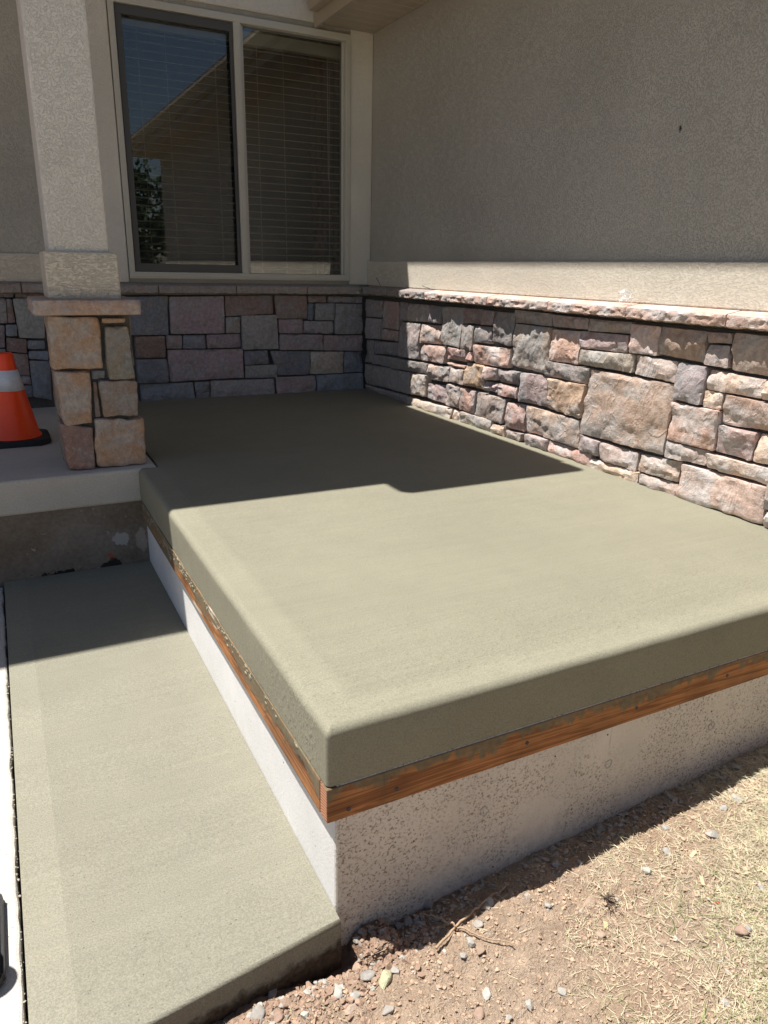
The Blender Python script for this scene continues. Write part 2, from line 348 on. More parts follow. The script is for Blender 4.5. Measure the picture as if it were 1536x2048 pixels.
def lathe(bm, prof, n=40, c=(0, 0, 0)):
    rings = [[bm.verts.new((c[0] + r * math.cos(k * 6.28318 / n), c[1] + r * math.sin(k * 6.28318 / n), c[2] + z)) for k in range(n)] for r, z in prof]
    for i in range(len(rings) - 1):
        for k in range(n): bm.faces.new((rings[i][k], rings[i][(k + 1) % n], rings[i + 1][(k + 1) % n], rings[i + 1][k]))
    return rings

RIGHT_STONES = [
 ("g", 3.042, 0.696, 2.763, 0.694, 2.76, 0.642, 3.034, 0.636),
 ("g", 2.757, 0.693, 2.492, 0.695, 2.493, 0.643, 2.754, 0.638),
 ("t", 2.487, 0.689, 2.318, 0.689, 2.318, 0.566, 2.477, 0.563),
 ("d", 2.312, 0.69, 2.078, 0.689, 2.068, 0.564, 2.315, 0.575),
 ("d", 2.074, 0.687, 1.961, 0.691, 1.961, 0.651, 2.071, 0.645),
 ("p", 2.068, 0.639, 1.969, 0.644, 1.956, 0.557, 2.067, 0.56),
 ("g", 1.955, 0.695, 1.767, 0.693, 1.736, 0.546, 1.95, 0.554),
 ("o", 3.026, 0.624, 2.814, 0.63, 2.806, 0.47, 3.025, 0.468),
 ("p", 2.814, 0.633, 2.492, 0.638, 2.492, 0.561, 2.808, 0.553),
 ("g", 2.795, 0.547, 2.445, 0.559, 2.448, 0.477, 2.796, 0.476),
 ("t", 2.44, 0.559, 2.204, 0.555, 2.205, 0.466, 2.438, 0.475),
 ("b", 3.035, 0.464, 2.715, 0.463, 2.734, 0.385, 3.05, 0.388),
 ("T", 2.704, 0.463, 2.205, 0.46, 2.215, 0.148, 2.739, 0.144),
 ("b", 2.2, 0.555, 2.048, 0.551, 2.052, 0.397, 2.201, 0.399),
 ("y", 2.042, 0.544, 1.789, 0.536, 1.791, 0.465, 2.044, 0.464),
 ("y", 1.786, 0.535, 1.734, 0.533, 1.72, 0.468, 1.788, 0.464),
 ("y", 2.046, 0.461, 1.955, 0.461, 1.962, 0.392, 2.048, 0.392),
 ("r", 1.951, 0.459, 1.718, 0.456, 1.696, 0.351, 1.952, 0.341),
 ("r", 2.203, 0.389, 1.96, 0.391, 1.962, 0.225, 2.21, 0.223),
 ("p", 1.953, 0.337, 1.785, 0.337, 1.791, 0.224, 1.96, 0.226),
 ("y", 1.782, 0.336, 1.693, 0.339, 1.67, 0.226, 1.79, 0.224),
 ("o", 3.023, 0.379, 2.736, 0.383, 2.75, 0.213, 3.013, 0.221),
 ("y", 3.186, 0.207, 2.754, 0.205, 2.738, 0.063, 3.168, 0.064),
 ("g", 3.167, 0.055, 2.984, 0.058, 2.976, -0.002, 3.158, -0.012),
 ("r", 2.977, 0.056, 2.649, 0.054, 2.648, -0.001, 2.975, -0.007),
 ("b", 2.738, 0.14, 2.597, 0.13, 2.596, 0.056, 2.731, 0.055),
 ("g", 2.591, 0.129, 2.357, 0.128, 2.351, 0.042, 2.589, 0.048),
 ("y", 2.643, 0.037, 2.332, 0.042, 2.327, -0.003, 2.648, -0.002),
 ("t", 2.35, 0.126, 2.111, 0.143, 2.12, 0.05, 2.348, 0.049),
 ("g", 2.325, 0.04, 2.114, 0.044, 2.118, -0.004, 2.32, -0.001),
 ("t", 2.207, 0.219, 1.988, 0.219, 1.984, 0.158, 2.203, 0.146),
 ("t", 1.994, 0.212, 1.668, 0.217, 1.654, 0.153, 1.983, 0.153),
 ("T", 2.103, 0.141, 1.692, 0.146, 1.689, 0.002, 2.111, -0.004),
 ("y", 1.689, 0.144, 1.64, 0.145, 1.625, 0.073, 1.682, 0.065),
 ("t", 1.681, 0.057, 1.622, 0.063, 1.61, 0.002, 1.683, -0.003),
 ("b", 5.223, 0.677, 4.919, 0.68, 4.93, 0.558, 5.219, 0.549),
 ("d", 4.901, 0.681, 4.677, 0.681, 4.666, 0.489, 4.92, 0.489),
 ("b", 4.666, 0.682, 4.56, 0.682, 4.563, 0.56, 4.659, 0.559),
 ("g", 4.55, 0.678, 4.264, 0.682, 4.265, 0.573, 4.553, 0.561),
 ("b", 4.255, 0.681, 4.1, 0.68, 4.114, 0.573, 4.261, 0.572),
 ("g", 4.088, 0.682, 3.847, 0.686, 3.861, 0.447, 4.098, 0.451),
 ("d", 3.839, 0.685, 3.661, 0.688, 3.667, 0.601, 3.85, 0.596),
 ("d", 3.654, 0.686, 3.53, 0.685, 3.542, 0.604, 3.659, 0.601),
 ("b", 3.523, 0.683, 3.356, 0.685, 3.363, 0.504, 3.539, 0.52),
 ("b", 5.219, 0.542, 4.93, 0.55, 4.924, 0.405, 5.215, 0.387),
 ("p", 4.915, 0.482, 4.666, 0.484, 4.679, 0.412, 4.924, 0.405),
 ("g", 4.652, 0.549, 4.37, 0.555, 4.363, 0.32, 4.656, 0.314),
 ("t", 4.36, 0.553, 4.113, 0.562, 4.116, 0.445, 4.361, 0.431),
 ("g", 3.867, 0.59, 3.732, 0.59, 3.735, 0.442, 3.861, 0.444),
 ("b", 3.727, 0.59, 3.548, 0.595, 3.559, 0.499, 3.725, 0.499),
 ("r", 4.351, 0.425, 4.035, 0.437, 4.043, 0.331, 4.343, 0.32),
 ("r", 4.026, 0.438, 3.807, 0.442, 3.808, 0.369, 4.028, 0.365),
 ("r", 3.798, 0.439, 3.731, 0.438, 3.732, 0.38, 3.8, 0.379),
 ("r", 3.723, 0.482, 3.368, 0.492, 3.375, 0.383, 3.72, 0.373),
 ("b", 5.215, 0.379, 5.067, 0.385, 5.071, 0.218, 5.218, 0.206),
 ("b", 5.052, 0.383, 4.665, 0.403, 4.673, 0.31, 5.058, 0.288),
 ("b", 5.058, 0.282, 4.779, 0.294, 4.782, 0.219, 5.071, 0.212),
 ("b", 4.772, 0.294, 4.244, 0.307, 4.249, 0.238, 4.768, 0.213),
 ("b", 5.209, 0.194, 4.781, 0.212, 4.774, 0.061, 5.205, 0.041),
 ("b", 4.767, 0.208, 4.489, 0.22, 4.486, 0.068, 4.767, 0.059),
 ("t", 4.483, 0.216, 4.248, 0.232, 4.257, 0.085, 4.486, 0.07),
 ("t", 4.235, 0.308, 3.98, 0.315, 3.983, 0.222, 4.24, 0.205),
 ("r", 4.0, 0.345, 3.797, 0.346, 3.803, 0.327, 3.995, 0.325),
 ("t", 3.971, 0.316, 3.8, 0.321, 3.802, 0.229, 3.977, 0.227),
 ("o", 3.795, 0.369, 3.611, 0.371, 3.611, 0.226, 3.797, 0.23),
 ("t", 3.604, 0.367, 3.472, 0.371, 3.471, 0.302, 3.603, 0.29),
 ("b", 3.469, 0.369, 3.256, 0.378, 3.264, 0.302, 3.466, 0.298),
 ("p", 3.594, 0.283, 3.462, 0.287, 3.463, 0.234, 3.596, 0.229),
 ("r", 3.458, 0.288, 3.269, 0.294, 3.268, 0.229, 3.457, 0.222),
 ("p", 4.244, 0.179, 3.987, 0.197, 3.994, 0.078, 4.246, 0.082),
 ("g", 3.979, 0.214, 3.842, 0.211, 3.845, 0.075, 3.99, 0.078),
 ("r", 3.833, 0.209, 3.679, 0.21, 3.688, 0.07, 3.842, 0.073),
 ("g", 3.671, 0.209, 3.371, 0.213, 3.385, 0.065, 3.683, 0.065),
 ("r", 3.363, 0.198, 3.206, 0.207, 3.199, 0.055, 3.373, 0.055),
 ("b", 5.205, 0.034, 4.542, 0.051, 4.539, -0.001, 5.204, 0.003),
 ("g", 4.536, 0.05, 4.463, 0.051, 4.46, -0.005, 4.533, -0.004),
 ("t", 4.457, 0.049, 3.913, 0.061, 3.928, -0.001, 4.46, -0.007),
 ("y", 3.908, 0.062, 3.83, 0.059, 3.829, -0.001, 3.921, -0.002),
 ("g", 3.819, 0.064, 3.495, 0.064, 3.494, -0.001, 3.824, -0.003),
 ("y", 3.485, 0.046, 3.364, 0.061, 3.349, -0.0, 3.494, -0.006),
 ("g", 3.347, 0.041, 3.204, 0.044, 3.218, -0.0, 3.344, -0.004),
 ("g", 3.354, 0.703, 3.051, 0.698, 3.042, 0.636, 3.349, 0.634),
 ("t", 3.345, 0.63, 3.03, 0.631, 3.025, 0.39, 3.357, 0.403),
 ("p", 3.256, 0.376, 3.029, 0.388, 3.014, 0.227, 3.264, 0.217),
]
BACK_STONES = [
 ("b", 0.782, 0.69, 1.054, 0.696, 1.039, 0.44, 0.768, 0.444),
 ("p", 1.058, 0.691, 1.433, 0.697, 1.429, 0.444, 1.05, 0.446),
 ("d", 1.437, 0.697, 1.794, 0.703, 1.79, 0.574, 1.438, 0.56),
 ("d", 1.797, 0.703, 2.048, 0.701, 2.046, 0.537, 1.814, 0.54),
 ("d", 2.055, 0.701, 2.205, 0.699, 2.205, 0.652, 2.054, 0.653),
 ("g", 2.213, 0.696, 2.496, 0.694, 2.496, 0.649, 2.213, 0.652),
 ("b", 2.054, 0.647, 2.101, 0.647, 2.1, 0.527, 2.052, 0.528),
 ("g", 2.108, 0.647, 2.27, 0.647, 2.268, 0.523, 2.11, 0.525),
 ("g", 2.274, 0.645, 2.499, 0.643, 2.499, 0.416, 2.265, 0.423),
 ("g", 1.44, 0.555, 1.543, 0.556, 1.541, 0.442, 1.435, 0.444),
 ("g", 1.549, 0.565, 1.817, 0.568, 1.82, 0.326, 1.549, 0.328),
 ("p", 1.826, 0.536, 2.014, 0.534, 2.016, 0.433, 1.827, 0.436),
 ("g", 2.023, 0.521, 2.261, 0.517, 2.258, 0.424, 2.021, 0.432),
 ("d", 0.816, 0.436, 1.014, 0.436, 1.008, 0.289, 0.813, 0.29),
 ("p", 1.019, 0.439, 1.131, 0.436, 1.125, 0.345, 1.019, 0.346),
 ("b", 1.135, 0.436, 1.292, 0.435, 1.289, 0.342, 1.129, 0.346),
 ("p", 1.296, 0.438, 1.542, 0.438, 1.546, 0.342, 1.295, 0.344),
 ("p", 1.829, 0.43, 2.172, 0.42, 2.172, 0.306, 1.826, 0.318),
 ("p", 2.179, 0.415, 2.502, 0.409, 2.504, 0.291, 2.177, 0.303),
 ("b", 0.812, 0.285, 1.018, 0.281, 1.016, 0.12, 0.812, 0.123),
 ("p", 1.023, 0.339, 1.554, 0.331, 1.553, 0.129, 1.025, 0.121),
 ("b", 1.563, 0.319, 1.742, 0.317, 1.743, 0.219, 1.562, 0.218),
 ("b", 1.752, 0.314, 2.069, 0.301, 2.064, 0.128, 1.812, 0.134),
 ("g", 1.565, 0.214, 1.805, 0.212, 1.806, 0.119, 1.563, 0.123),
 ("t", 2.075, 0.298, 2.346, 0.29, 2.347, 0.126, 2.07, 0.129),
 ("b", 2.352, 0.29, 2.506, 0.285, 2.508, 0.128, 2.352, 0.129),
 ("b", 0.825, 0.115, 1.186, 0.111, 1.19, -0.011, 0.826, -0.008),
 ("b", 1.193, 0.113, 1.302, 0.114, 1.301, 0.044, 1.195, 0.047),
 ("b", 1.195, 0.042, 1.303, 0.041, 1.3, -0.014, 1.194, -0.011),
 ("g", 1.307, 0.115, 1.783, 0.111, 1.784, -0.012, 1.304, -0.008),
 ("p", 1.792, 0.122, 2.113, 0.118, 2.112, -0.012, 1.799, -0.01),
 ("b", 2.12, 0.12, 2.51, 0.123, 2.514, -0.008, 2.121, -0.009),
 ("d", 0.004, 0.717, 0.123, 0.715, 0.119, 0.684, -0.0, 0.686),
 ("d", 0.128, 0.711, 0.296, 0.708, 0.293, 0.683, 0.124, 0.684),
 ("p", -0.008, 0.68, 0.074, 0.68, 0.064, 0.529, -0.028, 0.528),
 ("d", 0.076, 0.679, 0.105, 0.675, 0.108, 0.533, 0.067, 0.533),
 ("g", 0.109, 0.679, 0.296, 0.679, 0.264, 0.433, 0.118, 0.439),
 ("p", -0.029, 0.521, 0.047, 0.52, 0.031, 0.382, -0.047, 0.386),
 ("b", 0.051, 0.523, 0.115, 0.522, 0.112, 0.451, 0.045, 0.453),
 ("d", 0.045, 0.447, 0.159, 0.431, 0.151, 0.345, 0.037, 0.36),
 ("b", 0.162, 0.425, 0.263, 0.423, 0.26, 0.366, 0.157, 0.371),
 ("b", 0.16, 0.36, 0.275, 0.357, 0.272, 0.302, 0.157, 0.309),
 ("d", 0.036, 0.355, 0.156, 0.339, 0.151, 0.203, 0.029, 0.211),
 ("b", 0.159, 0.301, 0.279, 0.295, 0.263, 0.049, 0.154, 0.068),
 ("p", 0.024, 0.206, 0.156, 0.2, 0.155, 0.148, 0.018, 0.155),
 ("b", 0.017, 0.149, 0.158, 0.142, 0.154, 0.068, 0.009, 0.081),
 ("b", -0.062, 0.379, 0.034, 0.376, 0.025, 0.211, -0.084, 0.216),
 ("g", -0.087, 0.716, -0.0, 0.717, -0.031, 0.531, -0.112, 0.532),
 ("b", -0.113, 0.526, -0.033, 0.525, -0.065, 0.383, -0.132, 0.385),
 ("p", -0.133, 0.379, -0.066, 0.377, -0.087, 0.216, -0.155, 0.219),
 ("g", -0.155, 0.214, 0.021, 0.206, 0.005, 0.081, -0.172, 0.091),
]
COLUMN_STONES = [
 ("O", 0.197, 0.686, 0.407, 0.673, 0.404, 0.445, 0.189, 0.452),
 ("O", 0.416, 0.67, 0.52, 0.669, 0.515, 0.644, 0.415, 0.645),
 ("G", 0.42, 0.64, 0.527, 0.635, 0.541, 0.395, 0.42, 0.399),
 ("O", 0.198, 0.446, 0.349, 0.44, 0.336, 0.202, 0.211, 0.203),
 ("b", 0.353, 0.445, 0.415, 0.443, 0.411, 0.4, 0.35, 0.403),
 ("d", 0.351, 0.395, 0.372, 0.394, 0.373, 0.23, 0.346, 0.229),
 ("D", 0.376, 0.399, 0.545, 0.393, 0.533, 0.227, 0.381, 0.23),
 ("P", 0.192, 0.22, 0.335, 0.191, 0.324, -0.007, 0.208, -0.001),
 ("O", 0.342, 0.227, 0.561, 0.219, 0.554, -0.003, 0.331, 0.001),
]
# ================================================================== SETTING
def gz(x, y):
    """dirt height"""
    z = -0.605 + 0.062 * (x - 0.55) if x < 2.3 else -0.4965
    if x < 0.55: z = -0.605 - 0.02 * min(0.55 - x, 1)
    d = 1.196 - y
    z += 0.045 * min(max(d / 0.14, 0), 1)
    # damp pit at the step corner and the clod beside it
    z -= 0.045 * math.exp(-(((x - 0.50) / 0.10) ** 2 + ((y - 1.155) / 0.035) ** 2))
    z += 0.045 * max(0, 1 - (((x - 0.60) / 0.052) ** 4 + ((y - 1.155) / 0.05) ** 4)) ** 0.5 if abs(x - 0.60) < 0.06 and abs(y - 1.155) < 0.06 else 0
    z += 0.016 * noise.noise((x * 5, y * 5, 1)) + 0.007 * noise.noise((x * 19, y * 19, 2)) + 0.008 * noise.noise((x * 55, y * 55, 3)) + 0.0045 * noise.noise((x * 130, y * 130, 4))
    c = noise.cell((x * 60 + noise.noise((x * 30, y * 30, 9)), y * 60, 0)) if 0 else 0
    return z
def axis(lo, hi, d, far):
    a = [lo + i * d for i in range(int(round((hi - lo) / d)) + 1)]
    pre = []; s = d * 3; p = lo
    while p > -far: p -= s; s *= 1.7; pre.append(p)
    post = []; s = d * 3; p = a[-1]
    while p < far: p += s; s *= 1.7; post.append(p)
    return pre[::-1] + a + post
gx = axis(-0.25, 2.5, 0.0065, 200); gy = axis(0.45, 1.26, 0.0065, 200)
gv = [(x, y, gz(x, y) if (-1 < x < 4 and -0.5 < y < 2) else (-0.58 if y > -3 else -0.62)) for y in gy for x in gx]
nx = len(gx); gf = [(j * nx + i, j * nx + i + 1, (j + 1) * nx + i + 1, (j + 1) * nx + i) for j in range(len(gy) - 1) for i in range(nx - 1)]
ground = link('ground', mesh('ground', gv, gf, True), M['ground']); tag(ground, kind='structure')
# old pale walk at the far left
bm = bmesh.new(); bm_box(bm, -1.6, -0.119, -4.0, 3.44, -0.62, -0.484, 0.008, 2)
bmesh.ops.subdivide_edges(bm, edges=[e for e in bm.edges if e.calc_length() > 2], cuts=300)
for v in bm.verts:
    if v.co.x > -0.13: v.co.x -= 0.006 * abs(noise.noise((0, v.co.y * 22, v.co.z * 30))) + 0.006 * max(0, noise.noise((3, v.co.y * 7, 0)))
walk = from_bm('walk', bm, M['walk']); tag(walk, kind='structure')

# ================================================================== CONCRETE
def rounded_poly(name, pts, z0, ztop, mat, r, round_edges, vr=0.012, parent=None, jit=0.0):
    bm = bmesh.new()
    lo = [bm.verts.new((x, y, z0)) for x, y in pts]; hi = [bm.verts.new((x, y, ztop(x, y))) for x, y in pts]
    n = len(pts); bm.faces.new(lo[::-1]); top = bm.faces.new(hi)
    for i in range(n): bm.faces.new((lo[i], lo[(i + 1) % n], hi[(i + 1) % n], hi[i]))
    bm.edges.ensure_lookup_table()
    es = []
    for i in round_edges:
        a, b = hi[i], hi[(i + 1) % n]
        es += [e for e in a.link_edges if e.other_vert(a) == b]
    vs = [e for i in range(n) for e in lo[i].link_edges if e.other_vert(lo[i]) == hi[i] and i in round_edges and (i - 1) % n in round_edges]
    if vs: bmesh.ops.bevel(bm, geom=vs, offset=vr, segments=3, profile=0.5, affect='EDGES')
    bm.edges.ensure_lookup_table()
    keys = [((pts[i]), (pts[(i + 1) % n])) for i in round_edges]
    es = []
    for e in bm.edges:
        a, b = e.verts
        if abs(a.co.z - ztop(a.co.x, a.co.y)) < 1e-4 and abs(b.co.z - ztop(b.co.x, b.co.y)) < 1e-4:
            mid = (a.co + b.co) / 2
            for (p, q) in keys:
                pv = Vector((p[0], p[1])); qv = Vector((q[0], q[1])); mv = Vector((mid.x, mid.y)); t = (mv - pv).dot(qv - pv) / (qv - pv).length_squared
                if -0.01 <= t <= 1.01 and ((pv + (qv - pv) * t) - mv).length < vr * 0.6: es.append(e); break
    bmesh.ops.bevel(bm, geom=list(set(es)), offset=r, segments=6, profile=0.5, affect='EDGES')
    o = from_bm(name, bm, mat, parent)
    for p in o.data.polygons: p.use_smooth = p.area < 0.02
    return o
slab_top = lambda x, y: -0.009 * (5.2 - y) / 4.0
def make_slab():
    X0, Y0, X1, Y1, r, vr, zb = 0.502, 1.199, 2.56, 3.441, 0.023, 0.012, -0.1515
    prof = [(0, zb), (0, -0.10), (0, -r - 0.02)] + [(r * (1 - math.cos(k / 10 * math.pi / 2)), -r + r * math.sin(k / 10 * math.pi / 2)) for k in range(11)] + [(r + 0.02, 0)]
    xs = [X1 - (X1 - X0 - 0.1) * i / 24 for i in range(25)]; xs = [X1 - (X1 - X0 - 0.1) * i / 90 for i in range(91)]; ys = [Y0 + 0.1 + (Y1 - Y0 - 0.1) * i / 90 for i in range(91)]
    V = []; Fc = []; loops = []
    for d, z in prof:
        rc = max(vr - d, 0.0002); lp = []
        wob = lambda a, b: 0.0016 * noise.noise((a * 5, b * 5, z * 20)) + 0.0008 * noise.noise((a * 23, b * 23, z * 30))
        for x in xs: lp.append((x, Y0 + d + wob(x, 0), z))
        for k in range(7):
            a = math.pi * 1.5 - k / 6 * math.pi / 2; lp.append((X0 + d + rc + rc * math.cos(a), Y0 + d + rc + rc * math.sin(a), z))
        for y in ys: lp.append((X0 + d + wob(0, y), y, z))
        loops.append(lp)
    m = len(loops[0])
    for lp in loops:
        for x, y, z in lp: V.append((x, y, z + (slab_top(x, y) if z > -0.12 else 0)))
    for a in range(len(prof) - 1):
        for b in range(m - 1): Fc.append((a * m + b, (a + 1) * m + b, (a + 1) * m + b + 1, a * m + b + 1))
    ns = len(Fc); t0 = (len(prof) - 1) * m; base = len(V)
    for x, y in ((0.596, 3.4411), (0.596, 5.25), (2.56, 5.25)): V.append((x, y, slab_top(x, y)))
    Fc.append(tuple(t0 + k for k in range(m))[::-1] + (base + 2, base + 1, base))
    for x, y in ((0.596, 3.4411), (0.596, 5.25)): V.append((x, y, zb))
    Fc.append((base, base + 1, base + 4, base + 3))
    Fc.append(tuple(a * m + m - 1 for a in range(len(prof))) + (base, base + 3))
    me = mesh('concrete_slab', V, Fc, False)
    bmx = bmesh.new(); bmx.from_mesh(me); bmesh.ops.recalc_face_normals(bmx, faces=bmx.faces); bmx.to_mesh(me); bmx.free()
    for i, p in enumerate(me.polygons): p.use_smooth = i < ns
    return link('concrete_slab', me, M['slab'])
slab = make_slab()
tag(slab, 'freshly poured olive-grey patio slab with rounded front and left edges', 'concrete slab')
step_top = lambda x, y: -0.471 - 0.024 * (3.45 - y) / 2.3
bm = None
step = rounded_poly('concrete_step', [(-0.114, 1.092), (0.521, 1.166), (0.521, 3.458), (-0.114, 3.458)], -0.66, step_top, M['step'], 0.009, [0], 0.01)
tag(step, 'freshly poured lower grey landing left of the patio foundation', 'concrete step')
# foundation under the slab: two faces with different finish
fnd = empty('foundation_wall', (0.523, 1.198, -0.7))
tag(fnd, 'pale bare concrete foundation under the new patio slab, speckled with mud', 'foundation')
bm = bmesh.new(); bm_box(bm, 0.523, 2.56, 1.198, 1.40, -0.75, -0.1535, 0.003, 1); from_bm('front_wall', bm, M['found'], fnd)
bm = bmesh.new(); bm_box(bm, 0.5225, 0.72, 1.2035, 5.2, -0.75, -0.1535, 0.003, 1); tag(from_bm('side_wall', bm, M['found_side'], fnd), 'sunlit white left face of the foundation')
for tx, tz in ((0.92, -0.365), (1.324, -0.360), (1.727, -0.360)):
    bm = bmesh.new()
    rr = lathe(bm, [(0.0125, 0.0004), (0.0105, -0.0008), (0.007, -0.0035), (0.003, -0.002)], 14); bm.faces.new(rr[-1])
    for v in bm.verts:
        k = 1 + 0.5 * noise.noise(v.co * 110 + Vector((tx * 9, 0, 0))); v.co = Vector((v.co.x * k, -v.co.z, v.co.y * k * 1.1))
    from_bm('tie_hole', bm, M['oldc'], fnd, True, None).location = (tx, 1.1965, tz)
# form boards
fb = empty('form_board', (0.5, 1.197, -0.245)); tag(fb, 'cement smeared two-by-four form board along the front face of the slab', 'form board')
bm = bmesh.new(); bm_box(bm, 0.5005, 2.55, 1.1965, 1.2345, -0.2435, -0.1555, 0.002, 1)
bmesh.ops.subdivide_edges(bm, edges=[e for e in bm.edges if e.calc_length() > 1], cuts=60)
fo = from_bm('board', bm, M['wood_x'], fb); fo.data.materials.append(M['endgrain'])
for p in fo.data.polygons:
    if p.normal.x < -0.8: p.material_index = 1
for sx, sz in ((0.670, -0.211), (1.034, -0.2015), (1.753, -0.196), (0.552, -0.222), (1.40, -0.205)):
    bm = bmesh.new(); rr = lathe(bm, [(0.0052, 0.0), (0.0052, 0.001), (0.0046, 0.0018), (0.002, 0.0008)], 12); bm.faces.new(rr[-1])
    for v in bm.verts: v.co = Vector((v.co.x, -v.co.z, v.co.y))
    so_ = from_bm('screw', bm, M['screw'], fb); so_.location = (sx, 1.1966, sz)
sb = empty('form_board', (0.5, 2.3, -0.245)); tag(sb, 'weathered form board with white cement crust along the left side of the slab', 'form board')
bm = bmesh.new(); bm_box(bm, 0.5, 0.5205, 1.2355, 3.435, -0.2435, -0.1555, 0.002, 1)
bmesh.ops.subdivide_edges(bm, edges=[e for e in bm.edges if e.calc_length() > 1], cuts=140)
for v in bm.verts:
    if v.co.z < -0.2: v.co.z += 0.007 * noise.noise((v.co.y * 4.5, 0, 0)) * (1 if v.co.y > 1.35 else 0)
from_bm('board', bm, M['wood_y'], sb)
# crusty cement lumps stuck on the side board
bm = bmesh.new()
for i in range(110):
    y = 1.3 + 2.1 * rnd.random() ** 0.6; s = rnd.uniform(0.002, 0.006) * (1.6 if y > 2.6 else 1)
    r = bmesh.ops.create_icosphere(bm, subdivisions=1, radius=s)
    zz = -0.160 - 0.03 * rnd.random() ** 2 * (2 if y > 2.7 else 1); ly = rnd.uniform(0.8, 2.6)
    for v in r['verts']: v.co = Vector((v.co.x * 0.5, v.co.y * ly, v.co.z * 0.8)) + Vector((0.4998, y, zz))
cr = from_bm('cement_crust', bm, M['slab'], sb); cr['kind'] = 'stuff'

# old porch slab and its riser
ps = empty('porch_slab', (-1.2, 3.46, -0.5)); tag(ps, 'older grey porch slab under the traffic cone and stone column', 'porch slab')
bm = bmesh.new(); bm_box(bm, -3.2, 0.592, 3.443, 5.25, -0.163, -0.005, 0.014, 3); from_bm('slab', bm, M['oldc'], ps)
bm = bmesh.new(); bm_box(bm, -3.2, 0.53, 3.461, 3.62, -0.75, -0.1645); tag(from_bm('riser', bm, M['riser'], ps), 'muddy riser with orange paint spot and tar patch')

# ================================================================== STONE
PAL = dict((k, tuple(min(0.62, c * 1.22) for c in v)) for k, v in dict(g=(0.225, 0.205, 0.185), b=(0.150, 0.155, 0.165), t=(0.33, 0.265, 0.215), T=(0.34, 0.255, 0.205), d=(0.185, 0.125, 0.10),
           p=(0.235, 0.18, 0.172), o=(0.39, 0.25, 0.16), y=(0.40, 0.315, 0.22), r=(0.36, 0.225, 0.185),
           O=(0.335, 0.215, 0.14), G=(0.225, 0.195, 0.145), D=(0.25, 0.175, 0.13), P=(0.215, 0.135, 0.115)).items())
PAL_SUN = {k: tuple((c * 0.66 + p * 0.34) * 1.16 for c, p in zip(v, (0.55, 0.40, 0.35))) for k, v in PAL.items()}  # stone palette with sunlight mixed into the colours, for the right wall
PAL_SHADE = {k: (v[0] * 1.18, v[1] * 1.24, v[2] * 1.38) for k, v in PAL.items()}  # same palette with the bluish hue of shade tinted in, for the back wall
